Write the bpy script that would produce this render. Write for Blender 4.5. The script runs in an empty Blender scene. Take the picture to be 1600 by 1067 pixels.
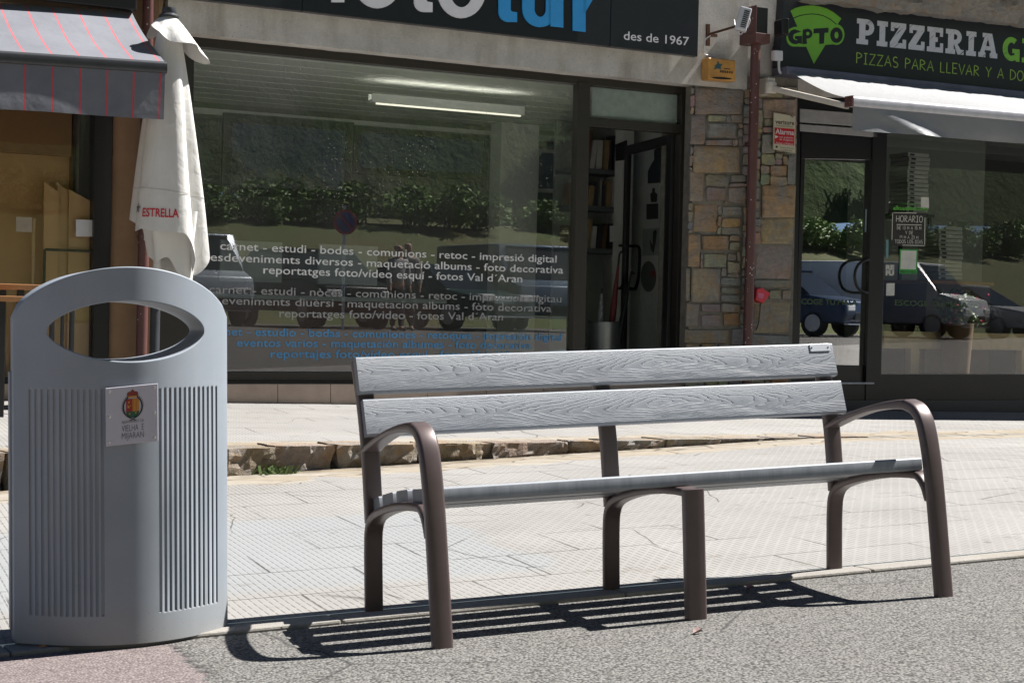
import bpy, bmesh, math, random
from mathutils import Vector, Matrix, noise as mnoise
random.seed(7)
C = bpy.context.scene.collection
V = Vector
R = math.radians
# ------------------------------------------------------------------ camera
F_PX = 2600.0
CR = V((0.8822627, -0.4701556, 0.02379577)).normalized()
CU = V((-0.01268536, 0.0267858, 0.9995607)).normalized()
CF = V((0.47058645, 0.88217698, -0.01766802)).normalized()
cam_d = bpy.data.cameras.new("camera")
cam = bpy.data.objects.new("camera", cam_d); C.objects.link(cam)
cam_d.sensor_width = 36.0; cam_d.lens = F_PX * 36 / 1600
cam_d.clip_start = 0.05; cam_d.clip_end = 3000
mw = Matrix((( CR.x, CU.x, -CF.x, 0), (CR.y, CU.y, -CF.y, 0), (CR.z, CU.z, -CF.z, 0), (0, 0, 0, 1)))
cam.matrix_world = mw
bpy.context.scene.camera = cam
# ------------------------------------------------------------------ world, sun, exposure
SUN_AZ, SUN_EL = 92.5, 52.0          # azimuth from +Y towards +X
sd = V((math.sin(R(SUN_AZ)) * math.cos(R(SUN_EL)), math.cos(R(SUN_AZ)) * math.cos(R(SUN_EL)), math.sin(R(SUN_EL))))
w = bpy.data.worlds.new("World"); bpy.context.scene.world = w; w.use_nodes = True
sky = w.node_tree.nodes.new("ShaderNodeTexSky"); sky.sky_type = 'NISHITA'; sky.sun_disc = False
sky.sun_elevation = R(SUN_EL); sky.sun_rotation = R(SUN_AZ); sky.altitude = 2500; sky.air_density = .5; sky.dust_density = .4
bg = w.node_tree.nodes["Background"]; bg.inputs[1].default_value = 0.05
w.node_tree.links.new(sky.outputs[0], bg.inputs[0])
sl = bpy.data.lights.new("sun", 'SUN'); sl.energy = 5.0; sl.angle = R(0.5); sl.color = (1, .968, .925)
so = bpy.data.objects.new("sun", sl); C.objects.link(so); so.rotation_euler = sd.to_track_quat('Z', 'Y').to_euler()
vs = bpy.context.scene.view_settings
vs.view_transform = 'Standard'; vs.look = 'None'; vs.gamma = 1; vs.exposure = 1.35; vs.use_curve_mapping = False
bpy.context.scene.cycles.max_bounces = 8
bpy.context.scene.cycles.transparent_max_bounces = 16

# ------------------------------------------------------------------ pixel -> ray helpers (photograph 1600x1067)
def ray(u, v): return CR * ((u - 800) / F_PX) - CU * ((v - 533.5) / F_PX) + CF
def fac(u, v, Y=12.0):
    d = ray(u, v); return d * (Y / d.y)
def hit(u, v, o, n):
    d = ray(u, v); return d * (o.dot(n) / d.dot(n))
def depth(P): return P.dot(CF)
def refl(u, v, Yw):                 # a point seen mirrored in the shop glass
    d = ray(u, v); k = (24.25 - Yw) / d.y
    return V((d.x * k, Yw, d.z * k))
# frame of the sloping ground by the kerb (bench stands on it)
BO = V((2.0919, 4.3418, -0.9724))
EX = V((0.99503781, -0.09119264, 0.03979512)); EY = V((0.09236841, 0.99530825, -0.02877939)); EZ = V((-0.03698394, 0.0323124, 0.99879266))
def plane_z(x, y, up=0.0):
    o = BO + EZ * up
    return o.z - (EZ.x * (x - o.x) + EZ.y * (y - o.y)) / EZ.z
def sstep(a, b, x):
    t = max(0, min(1, (x - a) / (b - a))); return t * t * (3 - 2 * t)

# ------------------------------------------------------------------ tagging
def tag(o, label=None, cat=None, group=None, kind=None):
    if label: o["label"] = label
    if cat: o["category"] = cat
    if group: o["group"] = group
    if kind: o["kind"] = kind
    return o
ORG = {}
def empty(name, loc, label, cat, group=None, rot=None):
    o = bpy.data.objects.new(name, None); C.objects.link(o)
    o.empty_display_size = 0.1
    if rot is not None: o.matrix_world = rot
    else: o.location = loc
    ORG[o.name] = V((0, 0, 0)) if rot is not None else V(loc)
    return tag(o, label, cat, group)
def copy_tree(o, parent=None):
    c = o.copy(); C.objects.link(c); c.parent = parent
    ORG[c.name] = ORG.get(o.name, V((0, 0, 0)))
    for ch in list(o.children): copy_tree(ch, c)
    return c

# ------------------------------------------------------------------ mesh builder
class MB:
    def __init__(s): s.v = []; s.f = []; s.col = []; s.uv = None
    def add(s, vs_, fs_, col=None):
        k = len(s.v); s.v += [V(p) for p in vs_]
        s.f += [tuple(i + k for i in f) for f in fs_]; s.col += [col] * len(vs_)
        return s
    def box(s, a, b, col=None):
        x0, y0, z0 = a; x1, y1, z1 = b
        return s.add([(x0,y0,z0),(x1,y0,z0),(x1,y1,z0),(x0,y1,z0),(x0,y0,z1),(x1,y0,z1),(x1,y1,z1),(x0,y1,z1)],
              [(0,3,2,1),(4,5,6,7),(0,1,5,4),(1,2,6,5),(2,3,7,6),(3,0,4,7)], col)
    def prism(s, pts, off, col=None):          # planar polygon pts, extruded by vector off (front = pts)
        n = len(pts); off = V(off)
        b = [V(p) for p in pts]; t = [p + off for p in b]
        fs_ = [tuple(range(n)), tuple(range(2 * n - 1, n - 1, -1))]
        for i in range(n):
            j = (i + 1) % n; fs_.append((j, i, n + i, n + j))
        return s.add(b + t, fs_, col)
    def poly(s, pts, col=None): return s.add(pts, [tuple(range(len(pts)))], col)
    def sweep(s, path, prof, up, closed=False, caps=True, col=None, scales=None):
        # path: Vectors; prof: 2D points (a along side, b along normal); 'up' = constant side vector
        n = len(path); m = len(prof); rings = []
        for i, p in enumerate(path):
            t = (path[min(i + 1, n - 1)] - path[max(i - 1, 0)]).normalized()
            side = V(up); side = (side - t * side.dot(t)).normalized(); nn = t.cross(side)
            k = scales[i] if scales else 1
            rings.append([p + side * a * k + nn * b * k for a, b in prof])
        vs_ = [q for r in rings for q in r]; fs_ = []
        for i in range(n - 1):
            for j in range(m):
                k = (j + 1) % m
                fs_.append((i*m+j, i*m+k, (i+1)*m+k, (i+1)*m+j))
        if caps: fs_.append(tuple(range(m - 1, -1, -1))); fs_.append(tuple((n-1)*m + j for j in range(m)))
        return s.add(vs_, fs_, col)
    def tube(s, path, r, seg=10, col=None, scales=None):
        path = [V(p) for p in path]
        d = (path[-1] - path[0]).normalized()
        up = V((1, 0, 0)) if abs(d.x) < .8 else V((0, 0, 1))
        return s.sweep(path, [(r*math.cos(2*math.pi*i/seg), r*math.sin(2*math.pi*i/seg)) for i in range(seg)], up, col=col, scales=scales)
    def lathe(s, c, prof, seg=24, axis='z', col=None):
        c = V(c); vs_ = []; fs_ = []; n = len(prof)
        for i in range(seg):
            a = 2*math.pi*i/seg
            for r, h in prof:
                q = V((r*math.cos(a), r*math.sin(a), h))
                if axis == 'y': q = V((q.x, q.z, q.y))
                if axis == 'x': q = V((q.z, q.x, q.y))
                vs_.append(c + q)
        for i in range(seg):
            j = (i+1) % seg
            for k in range(n-1): fs_.append((i*n+k, j*n+k, j*n+k+1, i*n+k+1))
        return s.add(vs_, fs_, col)
    def build(s, name, mat, parent=None, smooth=False, bevel=0, bseg=2, weld=False, org=None):
        root = parent; off = V((0, 0, 0))
        if parent is not None: off = ORG.get(parent.name, off)
        me = bpy.data.meshes.new(name)
        me.from_pydata([tuple(p - off) for p in s.v], [], s.f)
        if s.uv:
            ul = me.uv_layers.new(name="UVMap")
            for l in me.loops: ul.data[l.index].uv = s.uv[l.vertex_index]
        if any(c is not None for c in s.col):
            ca = me.color_attributes.new("Col", 'FLOAT_COLOR', 'POINT')
            for i, c in enumerate(s.col):
                c = c or (1, 1, 1); ca.data[i].color = (c[0], c[1], c[2], 1)
        bm = bmesh.new(); bm.from_mesh(me)
        if weld: bmesh.ops.remove_doubles(bm, verts=bm.verts, dist=1e-5)
        bmesh.ops.recalc_face_normals(bm, faces=bm.faces) if not getattr(s, 'keepn', False) else None
        bm.to_mesh(me); bm.free()
        me.materials.append(mat)
        if smooth:
            me.polygons.foreach_set('use_smooth', [True] * len(me.polygons))
            me.set_sharp_from_angle(angle=R(40))
        o = bpy.data.objects.new(name, me); C.objects.link(o)
        if parent is not None: o.parent = parent
        ORG[o.name] = off
        if bevel:
            m = o.modifiers.new("bevel", 'BEVEL'); m.width = bevel; m.segments = bseg; m.limit_method = 'ANGLE'; m.angle_limit = R(35)
        return o

# ------------------------------------------------------------------ materials
class NT:
    def __init__(s, name):
        s.m = bpy.data.materials.new(name); s.m.use_nodes = True; s.t = s.m.node_tree
        s.b = s.t.nodes["Principled BSDF"]; s.o = s.t.nodes["Material Output"]
    def n(s, ty, **kw):
        x = s.t.nodes.new("ShaderNode" + ty)
        for k, v in kw.items():
            if k.startswith('i_'):
                key = k[2:]; key = int(key) if key.isdigit() else key.replace('_', ' ')
                s.set(x.inputs[key], v)
            else: setattr(x, k, v)
        return x
    def set(s, sock, v):
        if hasattr(v, 'is_output') or isinstance(v, bpy.types.NodeSocket): s.t.links.new(v, sock)
        else: sock.default_value = v
    def pos(s): return s.n('NewGeometry').outputs['Position']
    def obj(s): return s.n('TexCoord').outputs['Object']
    def math(s, op, a, b=0.0, c=0.0, clamp=False):
        x = s.n('Math', operation=op, use_clamp=clamp)
        s.set(x.inputs[0], a); s.set(x.inputs[1], b); s.set(x.inputs[2], c); return x.outputs[0]
    def noise(s, vec, scale, detail=4, rough=.55, dist=0):
        x = s.n('TexNoise', i_Scale=scale, i_Detail=detail, i_Roughness=rough, i_Distortion=dist); s.set(x.inputs['Vector'], vec); return x.outputs['Fac']
    def voro(s, vec, scale, feature='F1', out='Distance', rnd=1.0):
        x = s.n('TexVoronoi', feature=feature, i_Scale=scale, i_Randomness=rnd); s.set(x.inputs['Vector'], vec); return x.outputs[out]
    def mapr(s, v, a, b, c=0.0, d=1.0):
        x = s.n('MapRange'); s.set(x.inputs[0], v); x.inputs[1].default_value = a; x.inputs[2].default_value = b; x.inputs[3].default_value = c; x.inputs[4].default_value = d; return x.outputs[0]
    def mix(s, f, a, b, blend='MIX'):
        x = s.n('Mix', data_type='RGBA', blend_type=blend, clamp_factor=True)
        s.set(x.inputs[0], f); s.set(x.inputs[6], a if not isinstance(a, tuple) else (*a[:3], 1)); s.set(x.inputs[7], b if not isinstance(b, tuple) else (*b[:3], 1)); return x.outputs[2]
    def mapping(s, vec, scale=(1,1,1), rot=(0,0,0), loc=(0,0,0)):
        x = s.n('Mapping'); s.set(x.inputs[0], vec); x.inputs[1].default_value = loc; x.inputs[2].default_value = rot; x.inputs[3].default_value = scale; return x.outputs[0]
    def bump(s, h, strength=.3, dist=.01, prev=None):
        x = s.n('Bump', i_Strength=strength, i_Distance=dist); s.set(x.inputs['Height'], h)
        if prev is not None: s.set(x.inputs['Normal'], prev)
        return x.outputs[0]
    def sepxyz(s, vec):
        x = s.n('SeparateXYZ'); s.set(x.inputs[0], vec); return x.outputs
def pm(name, col, rough=.6, metal=0, var=.12, scale=12, bump=0, bscale=80, bdist=.004, spec=.5, coat=0, spots=0, sheen=0, emit=0, attr=False):
    k = NT(name); p = k.obj()
    n1 = k.noise(p, scale, 5, .6)
    lo = tuple(c * (1 - var) for c in col); hi = tuple(min(1, c * (1 + var)) for c in col)
    c = k.mix(k.mapr(n1, .3, .7), lo, hi)
    if attr:
        a = k.n('VertexColor', layer_name="Col").outputs[0]
        c = k.mix(1.0, c, a, 'MULTIPLY')
    if spots:
        v = k.voro(p, spots, rnd=1.0)
        f = k.math('MULTIPLY', k.math('LESS_THAN', v, .13), k.math('GREATER_THAN', k.noise(p, spots * .13, 3), .52))
        c = k.mix(f, c, (.6, .57, .53))
    k.set(k.b.inputs['Base Color'], c)
    k.b.inputs['Roughness'].default_value = rough; k.b.inputs['Metallic'].default_value = metal
    k.b.inputs['Specular IOR Level'].default_value = spec; k.b.inputs['Coat Weight'].default_value = coat
    k.b.inputs['Sheen Weight'].default_value = sheen
    if bump: k.set(k.b.inputs['Normal'], k.bump(k.noise(p, bscale, 6, .65), bump, bdist))
    if emit:
        k.b.inputs['Emission Color'].default_value = (*col, 1); k.b.inputs['Emission Strength'].default_value = emit
    return k.m
def glassm(name, tint=(.8, .84, .82), boost=1.5, dirt=0.0):
    k = NT(name); t = k.t; t.nodes.remove(k.b)
    tr = k.n('BsdfTransparent'); tr.inputs[0].default_value = (*tint, 1)
    gl = k.n('BsdfGlossy'); gl.inputs['Color'].default_value = (1, 1, 1, 1); gl.inputs['Roughness'].default_value = 0.0
    p = k.pos()
    wv = k.bump(k.noise(k.mapping(p, (1, 1, 1)), 0.7, 1), .02, .02)
    k.set(gl.inputs['Normal'], wv)
    fr = k.n('Fresnel', i_IOR=1.5).outputs[0]
    f = k.math('MULTIPLY', fr, boost, clamp=True)
    mx = k.n('MixShader'); k.set(mx.inputs[0], f); k.set(mx.inputs[1], tr.outputs[0]); k.set(mx.inputs[2], gl.outputs[0])
    res = mx.outputs[0]
    if dirt:
        df = k.n('BsdfDiffuse'); df.inputs[0].default_value = (.75, .76, .74, 1)
        v = k.voro(p, 34); cl = k.noise(k.mapping(p, (1, 1, 1), loc=(3.3, 0, 1.1)), 1.3, 2)
        m = k.math('MULTIPLY', k.mapr(v, .10, .17, 1, 0), k.mapr(cl, .52, .66))
        z = k.sepxyz(p)[2]
        m = k.math('MULTIPLY', m, k.mapr(z, .6, 1.0))
        film = k.math('MULTIPLY', k.mapr(k.noise(k.mapping(p, (1, 1, .35)), 3, 5), .35, .8, .25, 1), .055)
        m = k.math('MULTIPLY', k.math('ADD', m, film), dirt, clamp=True)
        m2 = k.n('MixShader'); k.set(m2.inputs[0], m); k.set(m2.inputs[1], res); k.set(m2.inputs[2], df.outputs[0]); res = m2.outputs[0]
    t.links.new(res, k.o.inputs[0]); return k.m

def m_asphalt():
    k = NT("asphalt"); p = k.pos()
    sp = k.sepxyz(p)
    v = k.voro(p, 108); vc = k.n('TexVoronoi', i_Scale=108.0); k.set(vc.inputs['Vector'], p)
    cell = k.sepxyz(vc.outputs['Color'])[0]
    big = k.noise(p, 1.1, 5, .6)
    base = k.mix(k.mapr(cell, 0, 1), (.11, .107, .101), (.225, .218, .206))
    base = k.mix(k.mapr(big, .35, .7, 0, .35), base, (.155, .14, .122))
    gap = k.mapr(v, .44, .72, 0, .75)
    base = k.mix(gap, base, (.02, .02, .02))
    dk = k.mapr(k.noise(k.mapping(p, loc=(3, 8, 0)), 2.6, 5, .7), .56, .72, 0, .35); base = k.mix(dk, base, (.06, .058, .055))
    ac = k.voro(k.n('VectorMath', operation='ADD', i_0=p, i_1=k.n('TexNoise', i_Scale=5.0, i_Detail=5.0).outputs['Color']).outputs[0], .8, 'DISTANCE_TO_EDGE'); base = k.mix(k.math('MULTIPLY', k.mapr(ac, 0, .006, .8, 0), k.mapr(k.noise(p, 1.7, 2), .5, .56)), base, (.03, .03, .03))
    # red patch towards the lower left, bounded by a ragged seam
    edge = k.math('ADD', k.math('ADD', sp[0], k.math('MULTIPLY', sp[1], -.1025)), k.math('MULTIPLY', k.noise(p, 14, 4), .10))
    red = k.mapr(edge, .985, 1.01, 1, 0)
    base = k.mix(k.math('MULTIPLY', red, .7), base, k.mix(k.mapr(cell, 0, 1), (.115, .088, .088), (.235, .19, .188)))
    seam = k.math('MULTIPLY', k.mapr(edge, .985, 1.0, 0, 1), k.mapr(edge, 1.0, 1.045, 1, 0))
    base = k.mix(k.math('MULTIPLY', seam, k.mapr(k.noise(p, 25, 3), .45, .6)), base, (.025, .025, .025))
    k.set(k.b.inputs['Base Color'], base); k.b.inputs['Roughness'].default_value = .9; k.b.inputs['Specular IOR Level'].default_value = .2
    h = k.math('ADD', k.math('MULTIPLY', v, -1.0), k.math('MULTIPLY', k.noise(p, 30, 4), .7))
    k.set(k.b.inputs['Normal'], k.bump(h, .75, .005))
    return k.m
def m_paving(name, strip):
    # ribbed hydraulic tiles, aligned with the bench; optional strip of rough flagstones next to the kerb (uv.y = metres from it)
    k = NT(name); p = k.pos()
    q = k.mapping(p, (1, 1, 1), rot=(0, 0, R(5.2)))
    q90 = k.mapping(p, (1, 1, 1), rot=(0, 0, R(95.2)))
    sq = k.sepxyz(q); ur = k.math('DIVIDE', sq[0], .027); fl = k.math('FLOOR', ur)
    ln = k.mapr(k.math('ABSOLUTE', k.math('SUBTRACT', k.math('FRACT', ur), .5)), .08, .17, 1, 0)
    ds = k.math('FRACT', k.math('ADD', k.math('DIVIDE', sq[1], .075), k.math('MULTIPLY', fl, .5)))
    rib = k.math('MULTIPLY', ln, k.mapr(k.math('ABSOLUTE', k.math('SUBTRACT', ds, .5)), .34, .40, 1, .12))
    tl = k.n('TexBrick', i_Scale=1.0, i_Mortar_Size=.0045, i_Mortar_Smooth=.2, i_Brick_Width=.62, i_Row_Height=.42, offset=.5)
    k.set(tl.inputs['Vector'], q)
    tl.inputs['Color1'].default_value = (0, 0, 0, 1); tl.inputs['Color2'].default_value = (1, 1, 1, 1)
    joint = k.math('MULTIPLY', tl.outputs['Fac'], k.mapr(k.noise(p, 1.6, 4), .40, .54))
    tv = k.sepxyz(tl.outputs['Color'])[0]
    big = k.noise(p, .9, 5, .65); fine = k.noise(p, 45, 4, .7)
    c = k.mix(k.mapr(big, .3, .7), (.212, .204, .193), (.288, .280, .268))
    c = k.mix(k.math('MULTIPLY', tv, .18), c, (.21, .21, .207))
    c = k.mix(k.mapr(fine, .35, .75, 0, .25), c, (.17, .155, .135))
    # a patch of newer, bluish tiles
    sp = k.sepxyz(q)
    if strip:
        pa = k.math('ADD', sp[0], k.math('MULTIPLY', k.noise(p, 2.2, 3), .5))
        patch = k.math('MULTIPLY', k.mapr(pa, 2.75, 2.85, 1, 0), k.mapr(sp[1], 7.05, 7.15, 1, 0))
        patch = k.math('MULTIPLY', patch, k.mapr(sp[1], 5.5, 5.62, 0, 1))
        c = k.mix(k.math('MULTIPLY', patch, .75), c, (.222, .234, .240))
    wear = k.mapr(k.noise(p, 2.5, 4), .35, .62, .35, 1)
    c = k.mix(k.math('MULTIPLY', k.math('MULTIPLY', rib, .44), wear), c, (.09, .083, .075))
    c = k.mix(k.math('MULTIPLY', joint, .85), c, (.04, .035, .03))
    ck = k.voro(k.mapping(k.n('VectorMath', operation='ADD', i_0=p, i_1=k.n('TexNoise', i_Scale=3.0, i_Detail=4.0).outputs['Color']).outputs[0], (1, 1, 1)), 1.35, 'DISTANCE_TO_EDGE')
    cm = k.math('MULTIPLY', k.mapr(ck, 0.0, .007, 1, 0), k.mapr(k.noise(p, 1.3, 3), .53, .59))
    c = k.mix(k.math('MULTIPLY', cm, .9), c, (.035, .03, .026))
    gm = k.math('MULTIPLY', k.mapr(k.voro(p, 3.1), .045, .06, 1, 0), .55)
    c = k.mix(gm, c, (.09, .083, .075))
    st = k.mapr(k.noise(k.mapping(p, loc=(5, 2, 0)), 5, 6, .7), .60, .74, 0, .6)
    c = k.mix(st, c, (.12, .105, .085))
    h = k.math('ADD', k.math('MULTIPLY', rib, -1.0), k.math('MULTIPLY', joint, -1.6))
    if strip is not None:
        uv = k.n('UVMap', uv_map="UVMap").outputs[0]; uy = k.sepxyz(uv)[1]
        lim = k.math('ADD', uy, k.math('MULTIPLY', k.math('SUBTRACT', k.noise(p, 2.2, 3), .5), .5))
        f = k.mapr(lim, .36, .40, 1, 0)
        fe = k.voro(k.mapping(p, (1.1, 2.6, 1)), 2.2, 'DISTANCE_TO_EDGE')
        fc = k.n('TexVoronoi', i_Scale=2.2); k.set(fc.inputs['Vector'], k.mapping(p, (1.1, 2.6, 1)))
        cell = k.sepxyz(fc.outputs['Color'])[0]
        fs = k.mix(cell, (.25, .21, .155), (.29, .265, .225))
        fs = k.mix(k.mapr(k.noise(p, 12, 5, .7), .4, .7, 0, .5), fs, (.18, .15, .11))
        fs = k.mix(k.mapr(fe, .0, .035, .9, 0), fs, (.07, .055, .04))
        dirt = k.math('MULTIPLY', k.mapr(uy, .0, .16, 1, 0), k.mapr(k.noise(p, 7, 4), .42, .62))
        fs = k.mix(dirt, fs, (.075, .058, .038))
        c = k.mix(f, c, fs)
        h = k.math('MULTIPLY', h, k.math('SUBTRACT', 1.0, f))
        h = k.math('ADD', h, k.math('MULTIPLY', k.math('MULTIPLY', f, k.noise(p, 16, 5)), 1.5))
    k.set(k.b.inputs['Base Color'], c); k.b.inputs['Roughness'].default_value = .85; k.b.inputs['Specular IOR Level'].default_value = .3
    k.set(k.b.inputs['Normal'], k.bump(h, .55, .004, k.bump(fine, .25, .003)))
    return k.m
def m_slat(arches=True):
    # grey composite plank with embossed cathedral grain; uv.x along the plank (m), uv.y across (m)
    k = NT("grey_composite"); uv = k.n('UVMap', uv_map="UVMap").outputs[0]
    s = k.sepxyz(uv)
    grain = k.noise(k.mapping(uv, (26, 900, 1)), 1.0, 4, .7)
    c = k.mix(k.mapr(grain, .3, .75), (.20, .216, .24), (.30, .322, .352))
    h = k.math('MULTIPLY', grain, .35)
    if arches:
        nz = k.noise(k.mapping(uv, (3.2, 14, 1)), 1.0, 2, .5)
        nz2 = k.noise(k.mapping(uv, (11, 45, 1), loc=(3, 1, 0)), 1.0, 2, .5)
        tri = k.math('PINGPONG', k.math('ADD', s[0], k.math('MULTIPLY', nz, .22)), .58)
        v0 = k.math('MULTIPLY', k.math('SUBTRACT', k.noise(k.mapping(uv, (2.1, .2, 1)), 1.0, 1), .5), .07)
        v = k.math('DIVIDE', k.math('ADD', s[1], v0), .06)
        f = k.math('MULTIPLY', k.math('POWER', k.math('ABSOLUTE', v), 1.5), 6.4)
        f = k.math('ADD', f, k.math('MULTIPLY', tri, 17.0))
        f = k.math('ADD', f, k.math('MULTIPLY', nz, 4.0)); f = k.math('ADD', f, k.math('MULTIPLY', nz2, 2.2))
        fr = k.math('FRACT', f)
        line = k.math('MULTIPLY', k.mapr(fr, .02, .22, 1, 0), k.mapr(nz2, .25, .5, .55, 1))
        c = k.mix(k.math('MULTIPLY', line, .74), c, (.085, .09, .10))
        c = k.mix(k.mapr(fr, .45, 1.0, 0, .3), c, (.50, .51, .53))
        h = k.math('ADD', k.math('MULTIPLY', line, -1.0), h)
    k.set(k.b.inputs['Base Color'], c); k.b.inputs['Roughness'].default_value = .46
    k.set(k.b.inputs['Normal'], k.bump(h, .45, .0016))
    return k.m
def m_bin():
    k = NT("grey_bin_plastic"); p = k.obj(); z = k.sepxyz(p)[2]
    n = k.noise(p, 3.5, 5); c = k.mix(k.mapr(n, .3, .7), (.235, .265, .30), (.28, .31, .345))
    fine = k.noise(p, 420, 2)
    # splash dirt towards the foot
    v = k.voro(p, 85); m = k.math('MULTIPLY', k.math('LESS_THAN', v, .16), k.mapr(k.math('ADD', z, k.math('MULTIPLY', k.noise(p, 6, 3), .5)), .25, .50, 1, 0))
    m = k.math('MULTIPLY', m, k.mapr(k.noise(p, 11, 2), .48, .56))
    c = k.mix(k.math('MULTIPLY', m, .6), c, (.10, .09, .08))
    film = k.mapr(k.math('ADD', z, k.math('MULTIPLY', k.noise(p, 9, 4), .12)), .05, .20, .5, 0)
    c = k.mix(film, c, (.27, .25, .22))
    st = k.math('MULTIPLY', k.mapr(k.noise(k.mapping(p, (14, 14, 1.2)), 1.0, 4), .55, .75, 0, .2), 1)
    c = k.mix(st, c, (.36, .38, .40))
    k.set(k.b.inputs['Base Color'], c); k.b.inputs['Roughness'].default_value = .5; k.b.inputs['Specular IOR Level'].default_value = .25
    k.set(k.b.inputs['Normal'], k.bump(fine, .12, .0008))
    return k.m
def m_concrete(name, a, b):
    k = NT(name); p = k.obj()
    n = k.noise(p, 5, 6, .7); c = k.mix(k.mapr(n, .3, .7), a, b)
    v = k.voro(p, 26); hole = k.math('MULTIPLY', k.mapr(v, .06, .11, 1, 0), k.mapr(k.noise(p, 3, 2), .45, .55))
    c = k.mix(k.mapr(k.noise(p, 90, 3, .8), .4, .7, 0, .35), c, tuple(x * 1.35 for x in b))
    c = k.mix(k.math('MULTIPLY', hole, .8), c, (.05, .045, .04))
    st = k.mapr(k.noise(k.mapping(p, (3, 3, .5)), 1.3, 5), .52, .72, 0, .5)
    c = k.mix(st, c, (.20, .165, .115))
    k.set(k.b.inputs['Base Color'], c); k.b.inputs['Roughness'].default_value = .9
    k.set(k.b.inputs['Normal'], k.bump(k.math('SUBTRACT', k.noise(p, 60, 6, .7), k.math('MULTIPLY', hole, 1.5)), .5, .006))
    return k.m
def m_stone():
    k = NT("pier_stone"); p = k.obj()
    a = k.n('VertexColor', layer_name="Col").outputs[0]
    n = k.noise(p, 4.5, 6, .7, .6); n2 = k.noise(p, 22, 6, .75)
    c = k.mix(k.mapr(n, .42, .66), a, (.30, .29, .28))
    c = k.mix(k.mapr(k.noise(k.mapping(p, (1, 1, 1), loc=(9, 1, 4)), 6, 5, .7), .5, .68, 0, .7), c, (.36, .22, .10))
    c = k.mix(k.mapr(n2, .3, .75, .55, 0), c, (.09, .085, .08))
    c = k.mix(k.mapr(k.noise(k.mapping(p, loc=(2, 7, 3)), 35, 4, .8), .66, .72, 0, .7), c, (.55, .53, .5))
    k.set(k.b.inputs['Base Color'], c); k.b.inputs['Roughness'].default_value = .85
    k.set(k.b.inputs['Normal'], k.bump(k.math('ADD', n2, k.noise(k.mapping(p, rot=(0, .7, 0), scale=(1, 1, 3)), 9, 5)), 1.0, .02))
    return k.m
def m_stripe():
    k = NT("striped_awning_cloth"); p = k.pos(); x = k.sepxyz(p)[0]
    n = k.noise(p, 3, 5)
    c = k.mix(k.mapr(n, .3, .7), (.098, .104, .128), (.135, .142, .168))
    c0_ = c
    f = k.math('FRACT', k.math('DIVIDE', k.math('ADD', x, .055), .1765))
    l = k.math('LESS_THAN', f, .068)
    c = k.mix(l, c, (.36, .05, .06))
    k.set(k.b.inputs['Base Color'], c); k.b.inputs['Roughness'].default_value = .7; k.b.inputs['Sheen Weight'].default_value = .2
    st = k.mapr(k.noise(k.mapping(p, (5, 5, .8)), 1.2, 5), .5, .75, 0, .35); k.set(k.b.inputs["Base Color"], k.mix(st, k.mix(l, c0_, (.42, .045, .06)), (.165, .17, .19))); k.set(k.b.inputs["Normal"], k.bump(k.noise(p, 5, 4, .5), .3, .03)); return k.m
def m_bark(): return pm("bark", (.10, .08, .06), .9, bump=.6, bscale=30)
def m_leaf(name, col):
    k = NT(name); p = k.pos(); n = k.noise(p, 1.1, 4)
    c = k.mix(k.mapr(n, .3, .7), tuple(x * .55 for x in col), tuple(x * 1.5 for x in col))
    k.set(k.b.inputs['Base Color'], c); k.b.inputs['Roughness'].default_value = .6; return k.m

MAT = {}
MAT['bronze'] = pm("brown_lacquered_aluminium", (.10, .073, .069), .38, .25, .10, 9, .08, 300, .0006, spots=0)
MAT['slat'] = m_slat()
MAT['slat_edge'] = m_slat(False)
MAT['slat_end'] = pm("grey_composite_end", (.15, .155, .165), .55, 0, .1, 60, .2, 300, .001)
MAT['bin'] = m_bin()
MAT['bin_dark'] = pm("dark_bin_inside", (.10, .10, .10), .55)
MAT['plate'] = pm("white_enamel_plate", (.50, .48, .54), .25, 0, .03)
MAT['steel'] = pm("steel", (.62, .62, .64), .28, 1, .05)
MAT['alu'] = pm("aluminium_tag", (.75, .76, .78), .3, .4, .05)
MAT['asphalt'] = m_asphalt()
MAT['pave'] = m_paving("ribbed_paving", 1)
MAT['pave_up'] = m_paving("ribbed_paving_by_the_shops", 0)
MAT['kerbconc'] = m_concrete("kerb_concrete", (.19, .175, .155), (.26, .245, .22))
MAT['concrete'] = m_concrete("grey_concrete", (.38, .36, .335), (.56, .535, .50))
MAT['stone'] = m_stone()
MAT['mortar'] = pm("mortar", (.165, .153, .13), .95, bump=.6, bscale=60, var=.3)
MAT['frame'] = pm("dark_brown_frame", (.030, .026, .022), .4, .2, .1)
MAT['black'] = pm("black_frame", (.012, .012, .014), .35, .2, .1)
MAT['navy'] = pm("dark_navy_panel", (.014, .018, .030), .35, 0, .15)
MAT['signblk'] = pm("sign_black", (.013, .015, .023), .3, 0, .1)
MAT['white'] = pm("white_paint", (.55, .55, .58), .5, 0, .05)
MAT['signwhite'] = pm("sign_white", (.62, .62, .66), .4, 0, .04)
MAT['blue'] = pm("sign_blue", (.02, .26, .60), .4, 0, .05)
MAT['green'] = pm("sign_green", (.16, .42, .04), .4, 0, .05)
MAT['glass'] = glassm("shop_glass", (.90, .93, .91), 3.3, 1.0)
MAT['glass2'] = glassm("door_glass", (.84, .88, .86), 2.1, 0.0)
MAT['tile'] = pm("beige_plinth_tile", (.40, .31, .255), .6, 0, .12, 6)
MAT['rust'] = pm("brown_red_pipe", (.105, .042, .038), .4, 0, .15, 8, spots=24)
MAT['cloth_'] = pm("white_parasol_cloth", (.56, .545, .52), .8, 0, .05, 5, .3, 9, .012, sheen=.2)
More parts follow.
